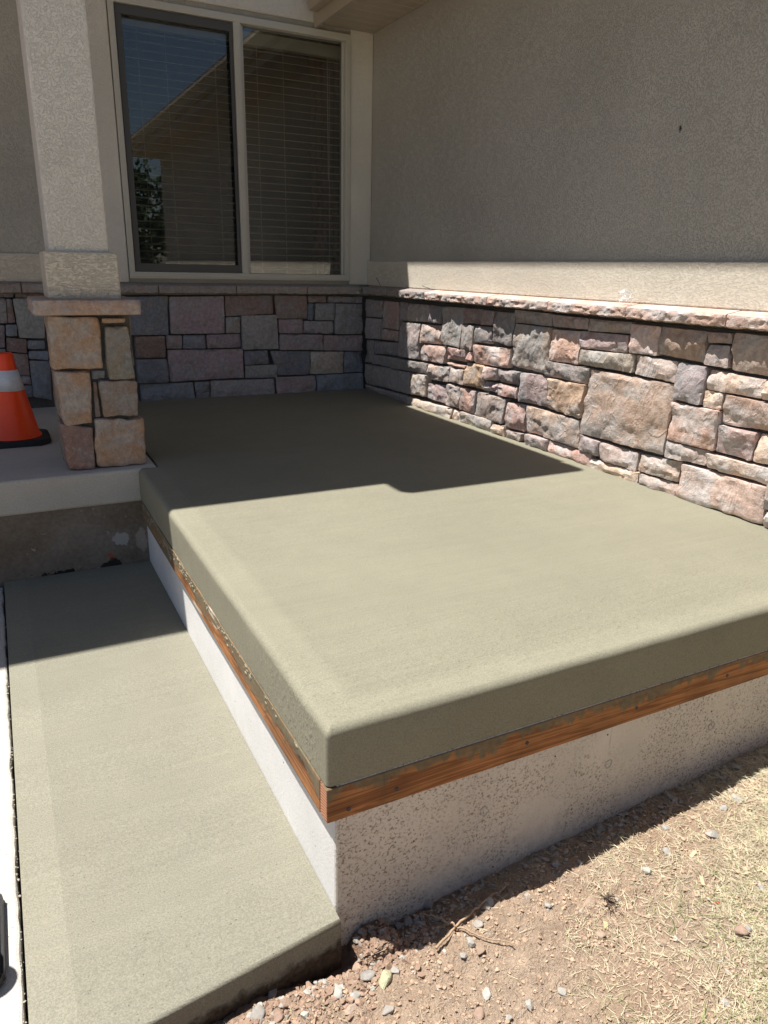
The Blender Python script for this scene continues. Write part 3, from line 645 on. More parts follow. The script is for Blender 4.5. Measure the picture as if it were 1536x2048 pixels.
def stone(name, q, to_world, back, proud, res, rough, seed, parent, col, roundc=0.003, edge=0.003):
    """quad q = 4 corners (u,z): TL TR BR BL on the wall plane; relief grows out of the wall"""
    TL, TR, BR, BL = [Vector((q[i], q[i + 1])) for i in (0, 2, 4, 6)]
    W = ((TR - TL).length + (BR - BL).length) / 2; H = ((TL - BL).length + (TR - BR).length) / 2
    nu = max(5, min(34, int(W / res))); nv = max(4, min(28, int(H / res)))
    rr = random.Random(seed); tu, tv = rr.uniform(-1, 1) * 0.006, rr.uniform(-1, 1) * 0.005; pr = proud + rr.uniform(-0.006, 0.008)
    clampd = -rr.choice((0.0005, 0.001, 0.002, 0.004, 0.008))
    off = Vector((seed * 3.7, seed * 1.3, seed * 7.1)); gap = 0.0006
    PL = [(rr.uniform(-1, 1) * 0.020, rr.uniform(-1, 1) * 0.024, rr.uniform(0.009, 0.020)) for _ in range(6)] + [(0, 0, 0.004)]
    V = []; Fc = []
    for j in range(nv + 1):
        t = j / nv
        for i in range(nu + 1):
            s = i / nu
            p = (BL * (1 - s) + BR * s) * (1 - t) + (TL * (1 - s) + TR * s) * t
            du = min(s, 1 - s) * W; dv = min(t, 1 - t) * H; d = min(du, dv)
            # pull in corners and ragged rim
            c0 = (BL + BR + TL + TR) / 4
            k = max(0, 1 - du / (roundc * 2)) * max(0, 1 - dv / (roundc * 2))
            n1 = noise.noise(Vector((p.x * 14, p.y * 14, 0)) + off)
            e = gap + 0.0017 * max(0, 0.5 + noise.noise(Vector((p.x * 40, p.y * 40, 3)) + off))
            dirv = (c0 - p)
            if dirv.length > 1e-6: p = p + dirv.normalized() * (k * roundc + (e if d < 1e-6 else e * max(0, 1 - d / 0.02)))
            P3 = Vector((p.x, p.y, 0))
            a = noise.noise(P3 * 9 + off); b = noise.noise(P3 * 24 + off * 2); c = noise.noise(P3 * 60 + off)
            st = noise.noise(P3 * 11 + off * 3) * 3.2; fl = math.floor(st); fr = st - fl; ter = (fl + min(1, max(0, (fr - 0.36) / 0.28))) / 3.2
            rid = 1 - abs(noise.noise(P3 * 15 + off * 5)) * 2
            fx = 2 * s - 1 + 0.35 * a; fy = 2 * t - 1 + 0.35 * b
            fac = min(A * fx + B * fy + C for A, B, C in PL)
            h = pr + tu * (2 * s - 1) + tv * (2 * t - 1) + rough * (0.005 * a + max(fac, clampd) + 0.011 * ter + 0.0025 * b + 0.0022 * c)
            h -= 0.0032 * math.exp(-d / edge) * (0.8 + 0.6 * n1) + (0.008 * min(1, max(0, n1 - 0.12) * 5) * max(0, 1 - d / 0.022) if rough > 0.7 else 0)
            h = max(h, 0.012)
            V.append(to_world(p.x, p.y, h))
    def id(i, j): return j * (nu + 1) + i
    for j in range(nv):
        for i in range(nu): Fc.append((id(i, j), id(i + 1, j), id(i + 1, j + 1), id(i, j + 1)))
    ring = [id(i, 0) for i in range(nu)] + [id(nu, j) for j in range(nv)] + [id(i, nv) for i in range(nu, 0, -1)] + [id(0, j) for j in range(nv, 0, -1)]
    base = len(V)
    for r_ in ring:
        w_ = V[r_]; V.append(back(w_))
    m = len(ring)
    for a in range(m): Fc.append((ring[a], base + a, base + (a + 1) % m, ring[(a + 1) % m]))
    cen = sum((Vector(v) for v in V), Vector()) / len(V)
    V = [tuple(Vector(v) - cen) for v in V]
    me = mesh(name, V, Fc, True); me.set_sharp_from_angle(angle=math.radians(22))
    o = link(name, me, M['stone'], parent, tuple(cen))
    j1 = rr.uniform(0.86, 1.14); o.color = (col[0] * j1 * rr.uniform(0.95, 1.05), col[1] * j1, col[2] * j1 * rr.uniform(0.94, 1.06), 1)
    return o

# ---------------- right-hand wing wall
XB = 2.570
rw = empty('stucco_wall', (2.6, 2.5, -0.6)); tag(rw, 'long beige stucco side wall with stone wainscot, right of the patio', 'wall')
wy0, wy1 = -2.1, 5.287
box('stucco_field', 2.582, 2.76, wy0, wy1 + 0.1, -0.7, 3.0, M['wall'], rw)
box('stone_backing', 2.5535, 2.581, wy0, wy1, -0.7, 0.70, M['mortar'], rw)
bm = bmesh.new(); bm_box(bm, 2.5535, 2.5815, wy0, wy1, 0.776, 0.9525, 0.006, 2); tag(from_bm('stucco_band', bm, M['band'], rw), 'rough pale stucco band above the stone ledge')
rt = lambda u, z, h: (XB - h, u, z)
sd = 1
for t in RIGHT_STONES:
    q = list(t[1:]); sd += 1
    # corner order: TL has the larger Y (farther) on this wall
    for i in (1, 3, 5, 7):
        if q[i] < 0.03 and i in (5, 7): q[i] -= 0.004
    stone('stone', q, rt, lambda w_: (XB, w_[1], w_[2]), 0.056, 0.0085, 1.0 if t[0] != 'T' else 0.8, sd, rw, PAL_SUN[t[0]])
# wainscot goes on towards the street, out of frame
rs = random.Random(5); z = -0.58
for hgt in (0.17, 0.14, 0.2, 0.13, 0.16, 0.2, 0.15, 0.125):
    y = 1.70 if z > -0.05 else 1.15
    while y > wy0 + 0.15:
        wd = rs.uniform(0.14, 0.36); y2 = max(y - wd, wy0); sd += 1
        stone('stone', [y, min(z + hgt, 0.70), y2, min(z + hgt, 0.70), y2, z, y, z], rt, lambda w_: (XB, w_[1], w_[2]), 0.05, 0.035, 1.0, sd, rw, PAL_SUN[rs.choice('gtoryp')])
        y = y2
    z += hgt
# ledge pieces on the side wall
def ledge(name, u0, u1, to3, parent, col, seed, zb, zf, zw, fr, wallp):
    """chiselled sill stone: u along the wall, profile from the wall out to fr"""
    nu = max(6, int(abs(u1 - u0) / 0.011)); prof = [(wallp, zb), (fr + 0.012 * (1 if wallp > fr else -1), zb), (fr, zb + 0.006)]
    nz = 6; sg = 1 if wallp > fr else -1
    for k in range(1, nz): prof.append((fr, zb + 0.006 + (zf - 0.006 - zb - 0.006) * k / nz))
    prof += [(fr + 0.003 * sg, zf - 0.003), (fr + 0.010 * sg, zf), (wallp, zw)]
    V = []; Fc = []; np_ = len(prof)
    for i in range(nu + 1):
        s = i / nu; u = u0 + (u1 - u0) * s; d = min(s, 1 - s) * abs(u1 - u0)
        for k, (a, z_) in enumerate(prof):
            if 0 < k < np_ - 2:
                P3 = Vector((u * 26, z_ * 40, seed * 3.3)); h = 0.007 * noise.noise(P3) + 0.0055 * noise.noise(P3 * 2.3) + 0.004 * abs(noise.noise(P3 * 4.1)) - 0.006 * math.exp(-d / 0.006)
                if k == np_ - 3: h *= 0.4
                a = a - sg * h; z_ = z_ + (0.006 * noise.noise(P3 * 1.4 + Vector((5, 5, 5))) if k <= 2 else 0)
            V.append(to3(u, a, z_))
    for i in range(nu):
        for k in range(np_): a = i * np_ + k; b = i * np_ + (k + 1) % np_; Fc.append((a, b, b + np_, a + np_))
    Fc.append(tuple(range(np_ - 1, -1, -1))); Fc.append(tuple(nu * np_ + k for k in range(np_)))
    cen = sum((Vector(v) for v in V), Vector()) / len(V)
    me = mesh(name, [tuple(Vector(v) - cen) for v in V], Fc, True); me.set_sharp_from_angle(angle=math.radians(38))
    o = link(name, me, M['stone'], parent, tuple(cen)); o.color = col + (1,)
    bmx = bmesh.new(); bmx.from_mesh(me); bmesh.ops.recalc_face_normals(bmx, faces=bmx.faces); bmx.to_mesh(me); bmx.free()
    return o
jr = [5.18, 4.793, 4.265, 3.56, 3.026, 2.493, 1.971, 1.44, 0.9, 0.37, -0.16, -0.7, -1.2, -1.7, -2.1]
for i in range(len(jr) - 1):
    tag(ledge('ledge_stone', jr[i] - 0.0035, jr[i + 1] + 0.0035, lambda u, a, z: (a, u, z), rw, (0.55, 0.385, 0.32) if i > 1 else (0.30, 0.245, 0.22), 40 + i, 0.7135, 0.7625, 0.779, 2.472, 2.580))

# ---------------- window wall
ww = empty('stucco_wall', (1.2, 5.3, -0.6)); tag(ww, 'shaded stucco house wall with stone wainscot behind the patio, holding the window', 'wall')
YW = 5.287; WX0, WX1, WZ0, WZ1 = 0.822, 2.404, 0.806, 2.410
bm = bmesh.new()
bm_box(bm, -3.2, WX0, YW, YW + 0.16, -0.6, 3.3); bm_box(bm, WX1, 2.5815, YW, YW + 0.16, -0.6, 3.3)
bm_box(bm, WX0, WX1, YW, YW + 0.16, -0.6, WZ0); bm_box(bm, WX0, WX1, YW, YW + 0.16, WZ1, 3.3)
from_bm('stucco_field', bm, M['wall'], ww)
YB = 5.275
box('stone_backing', -3.2, 2.5695, YB, YB + 0.011, -0.6, 0.70, M['mortar'], ww)
bm = bmesh.new(); bm_box(bm, -3.2, 0.60, 5.259, YW - 0.0005, 0.776, 0.944, 0.006, 2); tag(from_bm('stucco_band', bm, M['band'], ww), 'pale stucco band left of the column')
bm = bmesh.new(); bm_box(bm, 0.63, WX0 - 0.004, 5.266, YW - 0.0005, 0.779, 3.29, 0.006, 2); from_bm('window_trim', bm, M['trim'], ww)
bm = bmesh.new(); bm_box(bm, WX1 + 0.004, 2.5808, 5.266, YW - 0.0005, 0.779, 2.445, 0.006, 2); from_bm('window_trim', bm, M['trim'], ww)
bm = bmesh.new(); bm_box(bm, WX0 - 0.002, 2.5808, 5.2675, YW - 0.0005, 2.447, 2.70, 0.006, 2); from_bm('window_trim', bm, M['trim'], ww)
bt = lambda u, z, h: (u, YB - h, z)
for t in BACK_STONES:
    q = list(t[1:]); sd += 1
    if q[5] < 0.05: q[5] -= 0.01
    if q[7] < 0.05: q[7] -= 0.01
    stone('stone', q, bt, lambda w_: (w_[0], YB, w_[2]), 0.052, 0.012, 1.1, sd, ww, PAL_SHADE[t[0]], edge=0.005)
z = 0.0
for hgt in (0.17, 0.15, 0.2, 0.18):
    x = -0.42
    while x > -3.1:
        x2 = max(x - rs.uniform(0.16, 0.38), -3.2); sd += 1
        stone('stone', [x2, z + hgt, x, z + hgt, x, z - 0.005, x2, z - 0.005], bt, lambda w_: (w_[0], YB, w_[2]), 0.052, 0.03, 0.8, sd, ww, PAL_SHADE[rs.choice('gbpdgb')], edge=0.005)
        x = x2
    z += hgt
jb = [2.468, 2.036, 1.513, 0.986, 0.60, 0.166, -0.3, -0.8, -1.4, -2.0, -2.6, -3.2]
for i in range(len(jb) - 1):
    ledge('ledge_stone', jb[i] - 0.003, jb[i + 1] + 0.003, lambda u, a, z: (u, a, z), ww, (0.34, 0.285, 0.255), 80 + i, 0.7115, 0.765, 0.779, 5.180, 5.286)
# ---------------- window
wf = link('window', bpy.data.meshes.new('window'), None, ww, (1.6, 5.28, 1.6))
bm = bmesh.new(); fw = 0.042
bm_box(bm, WX0, WX1, 5.252, 5.36, WZ0, WZ0 + fw, 0.004, 2); bm_box(bm, WX0, WX1, 5.252, 5.36, WZ1 - fw, WZ1, 0.004, 2)
bm_box(bm, WX0 + .0005, WX0 + 0.036, 5.2525, 5.3595, WZ0 + fw - 0.004, WZ1 - fw + .004, 0.004, 2); bm_box(bm, WX1 - 0.036, WX1 - .0005, 5.2525, 5.3595, WZ0 + fw - .004, WZ1 - fw + .004, 0.004, 2)
bm_box(bm, 1.582, 1.632, 5.2575, 5.35, WZ0 + fw - .002, WZ1 - fw + .002, 0.004, 2)
bm_box(bm, 1.590, 1.624, 5.2535, 5.26, WZ0 + fw - .003, WZ1 - fw + .003, 0.002, 1)
bm_box(bm, WX0 + .012, WX1 - .012, 5.2475, 5.2535, WZ0 + .012, WZ0 + .03, .002, 1)
bmesh.ops.translate(bm, verts=bm.verts, vec=-Vector((1.6, 5.28, 1.6))); bm.to_mesh(wf.data); bm.free(); wf.data.materials.append(M['vinyl'])
box('pane', 0.861, 1.5805, 5.312, 5.316, 0.85, 2.366, M['glass'], wf)
box('pane', 1.6335, 2.366, 5.300, 5.304, 0.85, 2.366, M['glass'], wf)
bm = bmesh.new(); a0, a1, b0, b1 = 0.862, 1.580, 0.851, 2.365
bm_box(bm, a0, a1, 5.270, 5.283, b0, b0 + .05, .002, 1); bm_box(bm, a0, a1, 5.270, 5.283, b1 - .05, b1, .002, 1)
bm_box(bm, a0 + .0005, a0 + .038, 5.2705, 5.2825, b0 + .049, b1 - .049, .002, 1); bm_box(bm, a1 - .022, a1 - .0005, 5.2705, 5.2825, b0 + .049, b1 - .049, .002, 1)
tag(from_bm('screen_frame', bm, M['screenframe'], wf), 'dark grey frame of the insect screen on the left half')
me = mesh('insect_screen', [(a0 + .03, 5.277, b0 + .04), (a1 - .01, 5.277, b0 + .04), (a1 - .01, 5.277, b1 - .04), (a0 + .03, 5.277, b1 - .04)], [(0, 1, 2, 3)]); link('insect_screen', me, M['mesh'], wf)
bm = bmesh.new(); bm_box(bm, 1.634, 1.650, 5.285, 5.299, .85, 2.365); bm_box(bm, 2.350, 2.366, 5.285, 5.299, .85, 2.365); from_bm('glazing_bead', bm, M['vinyl'], wf)
# dim room behind the glass
bm = bmesh.new(); bm_box(bm, 0.0, 3.4, YW + 0.1605, 8.5, 0.0, 2.8)
bmesh.ops.delete(bm, geom=[f for f in bm.faces if f.normal.y < -0.9], context='FACES'); bmesh.ops.reverse_faces(bm, faces=bm.faces)
from_bm('room', bm, M['room'], ww)
box('room_wall', -0.1, 0.82, YW + 0.162, YW + 0.18, 0, 2.8, M['room'], ww); box('room_wall', 2.42, 3.5, YW + 0.162, YW + 0.18, 0, 2.8, M['room'], ww)
# blinds
def blind(x0, x1, label):
    b = empty('window_blind', ((x0 + x1) / 2, 5.40, 2.36)); tag(b, label, 'blind', 'blinds behind the window glass')
    box('headrail', x0, x1, 5.375, 5.43, 2.285, 2.36, M['slat'], b, 0.003, 1)
    n = 30; sm = None
    for i in range(n):
        z = 2.262 - i * 0.0475
        if sm is None:
            bm = bmesh.new(); bm_box(bm, x0 + .004, x1 - .004, -0.024, 0.024, -0.0016, 0.0016)
            bmesh.ops.translate(bm, verts=bm.verts, vec=(-(x0 + x1) / 2, 0, 0)); sm = bpy.data.meshes.new('slat'); bm.to_mesh(sm); bm.free()
        o = link('slat', sm, M['slat'], b, ((x0 + x1) / 2, 5.402, z)); o.rotation_euler = (math.radians(11 + 1.2 * noise.noise((i * 1.7, x0, 0))), 0.0016 * noise.noise((i, x0, 4)), 0)
    box('bottom_rail', x0, x1, 5.378, 5.426, 0.80, 0.835, M['slat'], b)
    L = x1 - x0
    for cx in (x0 + L * 0.18, x0 + L * 0.42, x1 - L * 0.14):
        bm = bmesh.new(); tube(bm, [(cx, 5.375, 0.83), (cx, 5.375, 2.29)], [0.0016, 0.0016], 5); from_bm('cord', bm, M['slat'], b)
    return b
blind(0.87, 1.585, 'open slatted blind behind the screened left half of the window')
b2 = blind(1.63, 2.40, 'open slatted blind with tilt wand behind the clear right half of the window')
bm = bmesh.new(); tube(bm, [(2.275, 5.355, 1.50), (2.27, 5.357, 2.28)], [0.0035, 0.003], 6); from_bm('tilt_wand', bm, M['slat'], b2)
cu = empty('curtain', (2.36, 5.6, 0.5)); tag(cu, 'dark red curtain hanging inside behind the right edge of the blinds', 'curtain')
V = []; Fc = []
for i in range(31):
    x = 2.22 + i * 0.008
    for z in (0.4, 2.5): V.append((x, 5.56 + 0.02 * math.sin(i * 1.1), z))
for i in range(30): Fc.append((2 * i, 2 * i + 2, 2 * i + 3, 2 * i + 1))
link('panel', mesh('panel', V, Fc, True), M['curtain'], cu)

# ---------------- column
pc = empty('porch_column', (0.37, 3.68, -0.005)); tag(pc, 'square stucco porch column on a stone pedestal with flat cap, beside the orange cone', 'column')
bm = bmesh.new(); bm_box(bm, 0.237, 0.478, 3.552, 3.80, 0.93, 3.2, 0.012, 3); from_bm('shaft', bm, M['trim'], pc)
bm = bmesh.new(); bm_box(bm, 0.212, 0.508, 3.527, 3.825, 0.745, 0.942, 0.010, 3); from_bm('plinth', bm, M['band'], pc)
box('core', 0.225, 0.535, 3.545, 3.85, -0.005, 0.69, M['mortar'], pc)
bm = bmesh.new(); bm_box(bm, 0.142, 0.580, 3.460, 3.892, 0.684, 0.748, 0.012, 2)
bmesh.ops.subdivide_edges(bm, edges=bm.edges[:], cuts=7, use_grid_fill=True)
for v in bm.verts:
    if v.co.z < 0.744:
        k = 0.007 * noise.noise(v.co * 30) + 0.004 * noise.noise(v.co * 70); c = Vector((0.361, 3.676, v.co.z)); v.co += (v.co - c).normalized() * k
cp = from_bm('cap_stone', bm, M['stone'], pc, True); cp.color = (0.44, 0.30, 0.235, 1); cp.data.set_sharp_from_angle(angle=math.radians(40))
def col_stone(x0, x1, y0, y1, z0, z1, col, seed, skew=None):
    bm = bmesh.new(); bm_box(bm, x0, x1, y0, y1, z0, z1, min(0.011, 0.2 * min(x1 - x0, z1 - z0)), 2)
    bmesh.ops.subdivide_edges(bm, edges=[e for e in bm.edges if e.calc_length() > 0.03], cuts=11, use_grid_fill=True)
    c = Vector(((x0 + x1) / 2, (y0 + y1) / 2, (z0 + z1) / 2)); off = Vector((seed * 2.3, seed, 0))
    for v in bm.verts:
        if skew:
            s = (v.co.x - x0) / (x1 - x0); t = (v.co.z - z0) / (z1 - z0); TL, TR, BR, BL = skew
            q = (BL * (1 - s) + BR * s) * (1 - t) + (TL * (1 - s) + TR * s) * t; v.co.x, v.co.z = q.x, q.y
        d = v.co - c
        v.co += d.normalized() * (0.010 * noise.noise(v.co * 9 + off) + 0.007 * (math.floor(noise.noise(v.co * 12 + off * 2) * 3.5) / 3.5) + 0.006 * noise.noise(v.co * 26 + off) + 0.003 * noise.noise(v.co * 60 + off))
        v.co.z = max(v.co.z, -0.004)
    o = from_bm('stone', bm, M['stone'], pc, True, tuple(c)); o.color = col + (1,); o.data.set_sharp_from_angle(angle=math.radians(26))
    return o
for i, t in enumerate(COLUMN_STONES):
    q = t[1:]; sk_ = [Vector((q[k], q[k + 1])) for k in (0, 2, 4, 6)]
    g_ = 0.002; sk_[0] += Vector((g_, -g_)); sk_[1] += Vector((-g_, -g_)); sk_[2] += Vector((-g_, g_)); sk_[3] += Vector((g_, g_))
    dep = 0.15 if i in (0, 3, 7) else 0.10
    if t[0] in 'bd' and i in (4, 5): col_stone(min(q[0::2]), max(q[0::2]), 3.527, 3.60, min(q[1::2]), max(q[1::2]), PAL[t[0]], 60 + i, sk_)
    else: col_stone(min(q[0::2]), max(q[0::2]), 3.508 if i not in (1,) else 3.514, 3.508 + dep, min(q[1::2]), max(q[1::2]), PAL[t[0]], 60 + i, sk_)
for (z0, z1, ys, cc) in ((-0.004, 0.21, (3.67, 3.85), 'G'), (0.215, 0.43, (3.66, 3.76), 'G'), (0.215, 0.43, (3.765, 3.86), 'd'), (0.44, 0.68, (3.665, 3.86), 'O')):
    sd += 1
    col_stone(0.205, 0.30, ys[0], ys[1], z0, z1, PAL[cc], sd); col_stone(0.45, 0.552, ys[0] - (0.05 if 1 else 0), ys[1], z0, z1, PAL['D'], sd + 50)

# ---------------- eave of the side wing, porch roof overhead
ev = empty('roof_eave', (2.3, 2.0, 2.45)); tag(ev, 'tan boxed eave with gutter running above the side wall', 'eave')
bmS = bmesh.new(); bm_box(bmS, 2.16, 2.580, -0.0485, 0.0485, 0, 0.012, 0.003, 1); sme = bpy.data.meshes.new('soffit_board'); bmesh.ops.translate(bmS, verts=bmS.verts, vec=(-2.37, 0, 0)); bmS.to_mesh(sme); bmS.free()
y = 5.215
while y > -2.1: link('soffit_board', sme, M['soffit'], ev, (2.37, y, 2.440)); y -= 0.1015
box('fascia', 2.135, 2.157, -2.15, 5.265, 2.414, 2.60, M['soffit'], ev, 0.002, 1)
box('soffit_backing', 2.158, 2.58, -2.1, 5.26, 2.456, 2.47, M['mortar'], ev)
gp = [(2.133, 2.488), (2.072, 2.488), (2.066, 2.52), (2.05, 2.55), (2.03, 2.565), (2.03, 2.59), (2.04, 2.59), (2.04, 2.572), (2.06, 2.556), (2.076, 2.524), (2.08, 2.494), (2.133, 2.494)]
V = [(x, y, z) for y in (-2.15, 5.20) for x, z in gp]; n = len(gp)
Fc = [tuple(range(n)), tuple(range(2 * n - 1, n - 1, -1))] + [(i, n + i, n + (i + 1) % n, (i + 1) % n) for i in range(n)]
link('gutter', mesh('gutter', V, Fc), M['soffit'], ev)
me = mesh('roof_deck', [(2.06, -2.2, 2.602), (2.06, 5.12, 2.602), (4.9, 5.12, 4.1), (4.9, -2.2, 4.1), (2.06, -2.2, 2.632), (2.06, 5.12, 2.632), (4.9, 5.12, 4.13), (4.9, -2.2, 4.13)],
          [(3, 2, 1, 0), (4, 5, 6, 7), (0, 1, 5, 4), (1, 2, 6, 5), (2, 3, 7, 6), (3, 0, 4, 7)]); link('roof_deck', me, M['shingle'], ev)
pr_ = empty('porch_roof', (0, 4.4, 3.2)); tag(pr_, 'flat porch roof overhead, out of view, shading the window corner', 'roof')
bm = bmesh.new(); ZT = 3.40
def pin(xs, ys): return (xs - 0.32 * ZT, ys + 0.23 * ZT)
xe, yf = pin(2.462, 2.772); _, yb = pin(0, 4.42); xb, yl = pin(1.475, 2.59)
bm_box(bm, -3.4, xe, yf, 5.62, 3.2, ZT); from_bm('roof_panel', bm, M['soffit'], pr_)
bm = bmesh.new(); bm_box(bm, xe + .0005, 2.7, yb, 5.62, 3.2, ZT - 0.001); from_bm('roof_return', bm, M['soffit'], pr_)
bm = bmesh.new(); bm_box(bm, xb, xe - .001, yl, yf - .0005, 3.27, ZT - 0.002, 0.04, 4); from_bm('gutter', bm, M['soffit'], pr_)
# ================================================================== SMALL THINGS
def cone(x, y, z, label, rz=0.0):
    c = empty('traffic_cone', (x, y, z)); tag(c, label, 'traffic cone', 'orange traffic cones')
    bm = bmesh.new(); h = 0.165; k = 0.115
    pts = [(-h, -k), (-k, -h), (k, -h), (h, -k), (h, k), (k, h), (-k, h), (-h, k)]
    lo = [bm.verts.new((a, b, 0.0)) for a, b in pts]; hi = [bm.verts.new((a * 0.985, b * 0.985, 0.03)) for a, b in pts]
    bm.faces.new(lo[::-1]); bm.faces.new(hi)
    for i in range(8): bm.faces.new((lo[i], lo[(i + 1) % 8], hi[(i + 1) % 8], hi[i]))
    bmesh.ops.bevel(bm, geom=[e for e in bm.edges], offset=0.006, segments=2, affect='EDGES')
    from_bm('base', bm, M['rubber'], c).location = (x, y, z); 
    R = lambda zz: 0.1215 + (0.036 - 0.1215) * (zz - 0.03) / 0.415
    bm = bmesh.new(); lathe(bm, [(0.128, 0.029), (0.1275, 0.036), (R(0.042), 0.042), (R(0.16), 0.16), (R(0.27), 0.27), (R(0.40), 0.40), (R(0.41) + .001, 0.413), (R(.42) + .002, .418), (R(0.435) + .002, 0.455), (R(.44) - .002, 0.459), (R(0.44) - 0.006, 0.457), (R(.40) - .006, .40), (R(.2) - .006, .2)], 56)
    from_bm('body', bm, M['orange'], c, True).location = (x, y, z)
    bm = bmesh.new(); lathe(bm, [(R(0.272) + .0005, .272), (R(0.272) + .0016, .2722), (R(0.375) + .0016, .3748), (R(.375) + .0005, .375)], 56)
    from_bm('reflective_collar', bm, M['collar'], c, True).location = (x, y, z)
    for ch in c.children:
        if rz: ch.rotation_euler = (0, 0, rz)
    return c
cone(0.018, 4.255, -0.005, 'orange traffic cone with white collar on the porch beside the stone column')
cone(-0.314, 1.432, -0.484, 'orange traffic cone on the pale walk, only its black base edge in view', 0.0)

# scrap of clear plastic on the ledge, two bits of wire
bm = bmesh.new(); V = []
n = 9
for j in range(n):
    for i in range(n):
        a = (i / (n - 1) - .5) * 0.075; b = j / (n - 1) * 0.055
        V.append((2.505 + 0.03 * noise.noise((a * 60, b * 60, 1)), 2.53 + a * (1 - 0.45 * j / n) + 0.012 * noise.noise((a * 50, b * 50, 2)), 0.778 + b * (0.6 + 0.7 * noise.noise((a * 40, 3, 0)) ** 2 + 0.4) + 0.004 * noise.noise((a * 90, b * 90, 5))))
bm.free()
o = link('plastic_scrap', mesh('plastic_scrap', V, [(j * n + i, j * n + i + 1, (j + 1) * n + i + 1, (j + 1) * n + i) for j in range(n - 1) for i in range(n - 1)]), M['plastic'])
tag(o, 'crumpled clear plastic scrap lying on the sunlit ledge of the side wall', 'plastic scrap')
for pts, lab in (([(2.51, 4.95, 0.779), (2.50, 4.965, 0.81), (2.49, 4.985, 0.838)], 'thin dark wire stub sticking up from the ledge near the corner'), ([(2.52, 4.22, 0.778), (2.49, 4.26, 0.79), (2.48, 4.30, 0.80)], 'thin wire stub on the ledge where the sunlight begins')):
    bm = bmesh.new(); tube(bm, pts, [0.0018] * 3, 5); tag(from_bm('wire', bm, M['screw']), lab, 'wire')

# ---------------- twig
def gpt(x, y, dz=0.006): return (x, y, gz(x, y) + dz)
tw = empty('twig', (0.77, 1.075, gz(0.77, 1.075))); tag(tw, 'dry forked twig lying across the shadow edge by the foundation', 'twig')
def branch(ps, r0, r1, lift):
    out = []
    for i in range(len(ps) - 1):
        for k in range(4):
            s = k / 4; x = ps[i][0] * (1 - s) + ps[i + 1][0] * s; y = ps[i][1] * (1 - s) + ps[i + 1][1] * s
            out.append((x + 0.003 * noise.noise((x * 50, y * 50, 0)), y + 0.004 * noise.noise((x * 50, y * 50, 7))))
    out.append(ps[-1]); m = len(out)
    pts = [gpt(x, y, lift + 0.004 + 0.003 * noise.noise((x * 40, 1, 1))) for x, y in out]
    bm = bmesh.new(); tube(bm, pts, [(r0 + (r1 - r0) * i / (m - 1)) * (1 + 0.25 * noise.noise((i * 1.3, 0, 2))) for i in range(m)], 7)
    from_bm('branch', bm, M['twig'], tw, True)
branch([(0.701, 1.050), (0.736, 1.062), (0.771, 1.076), (0.834, 1.09), (0.881, 1.105), (0.954, 1.119)], 0.0032, 0.0022, 0.010)
branch([(0.732, 1.169), (0.748, 1.142), (0.763, 1.085), (0.768, 1.072)], 0.0016, 0.0026, 0.014)
branch([(0.770, 1.074), (0.796, 1.034), (0.816, 1.005), (0.849, 0.975), (0.853, 0.965)], 0.0023, 0.0010, 0.008)

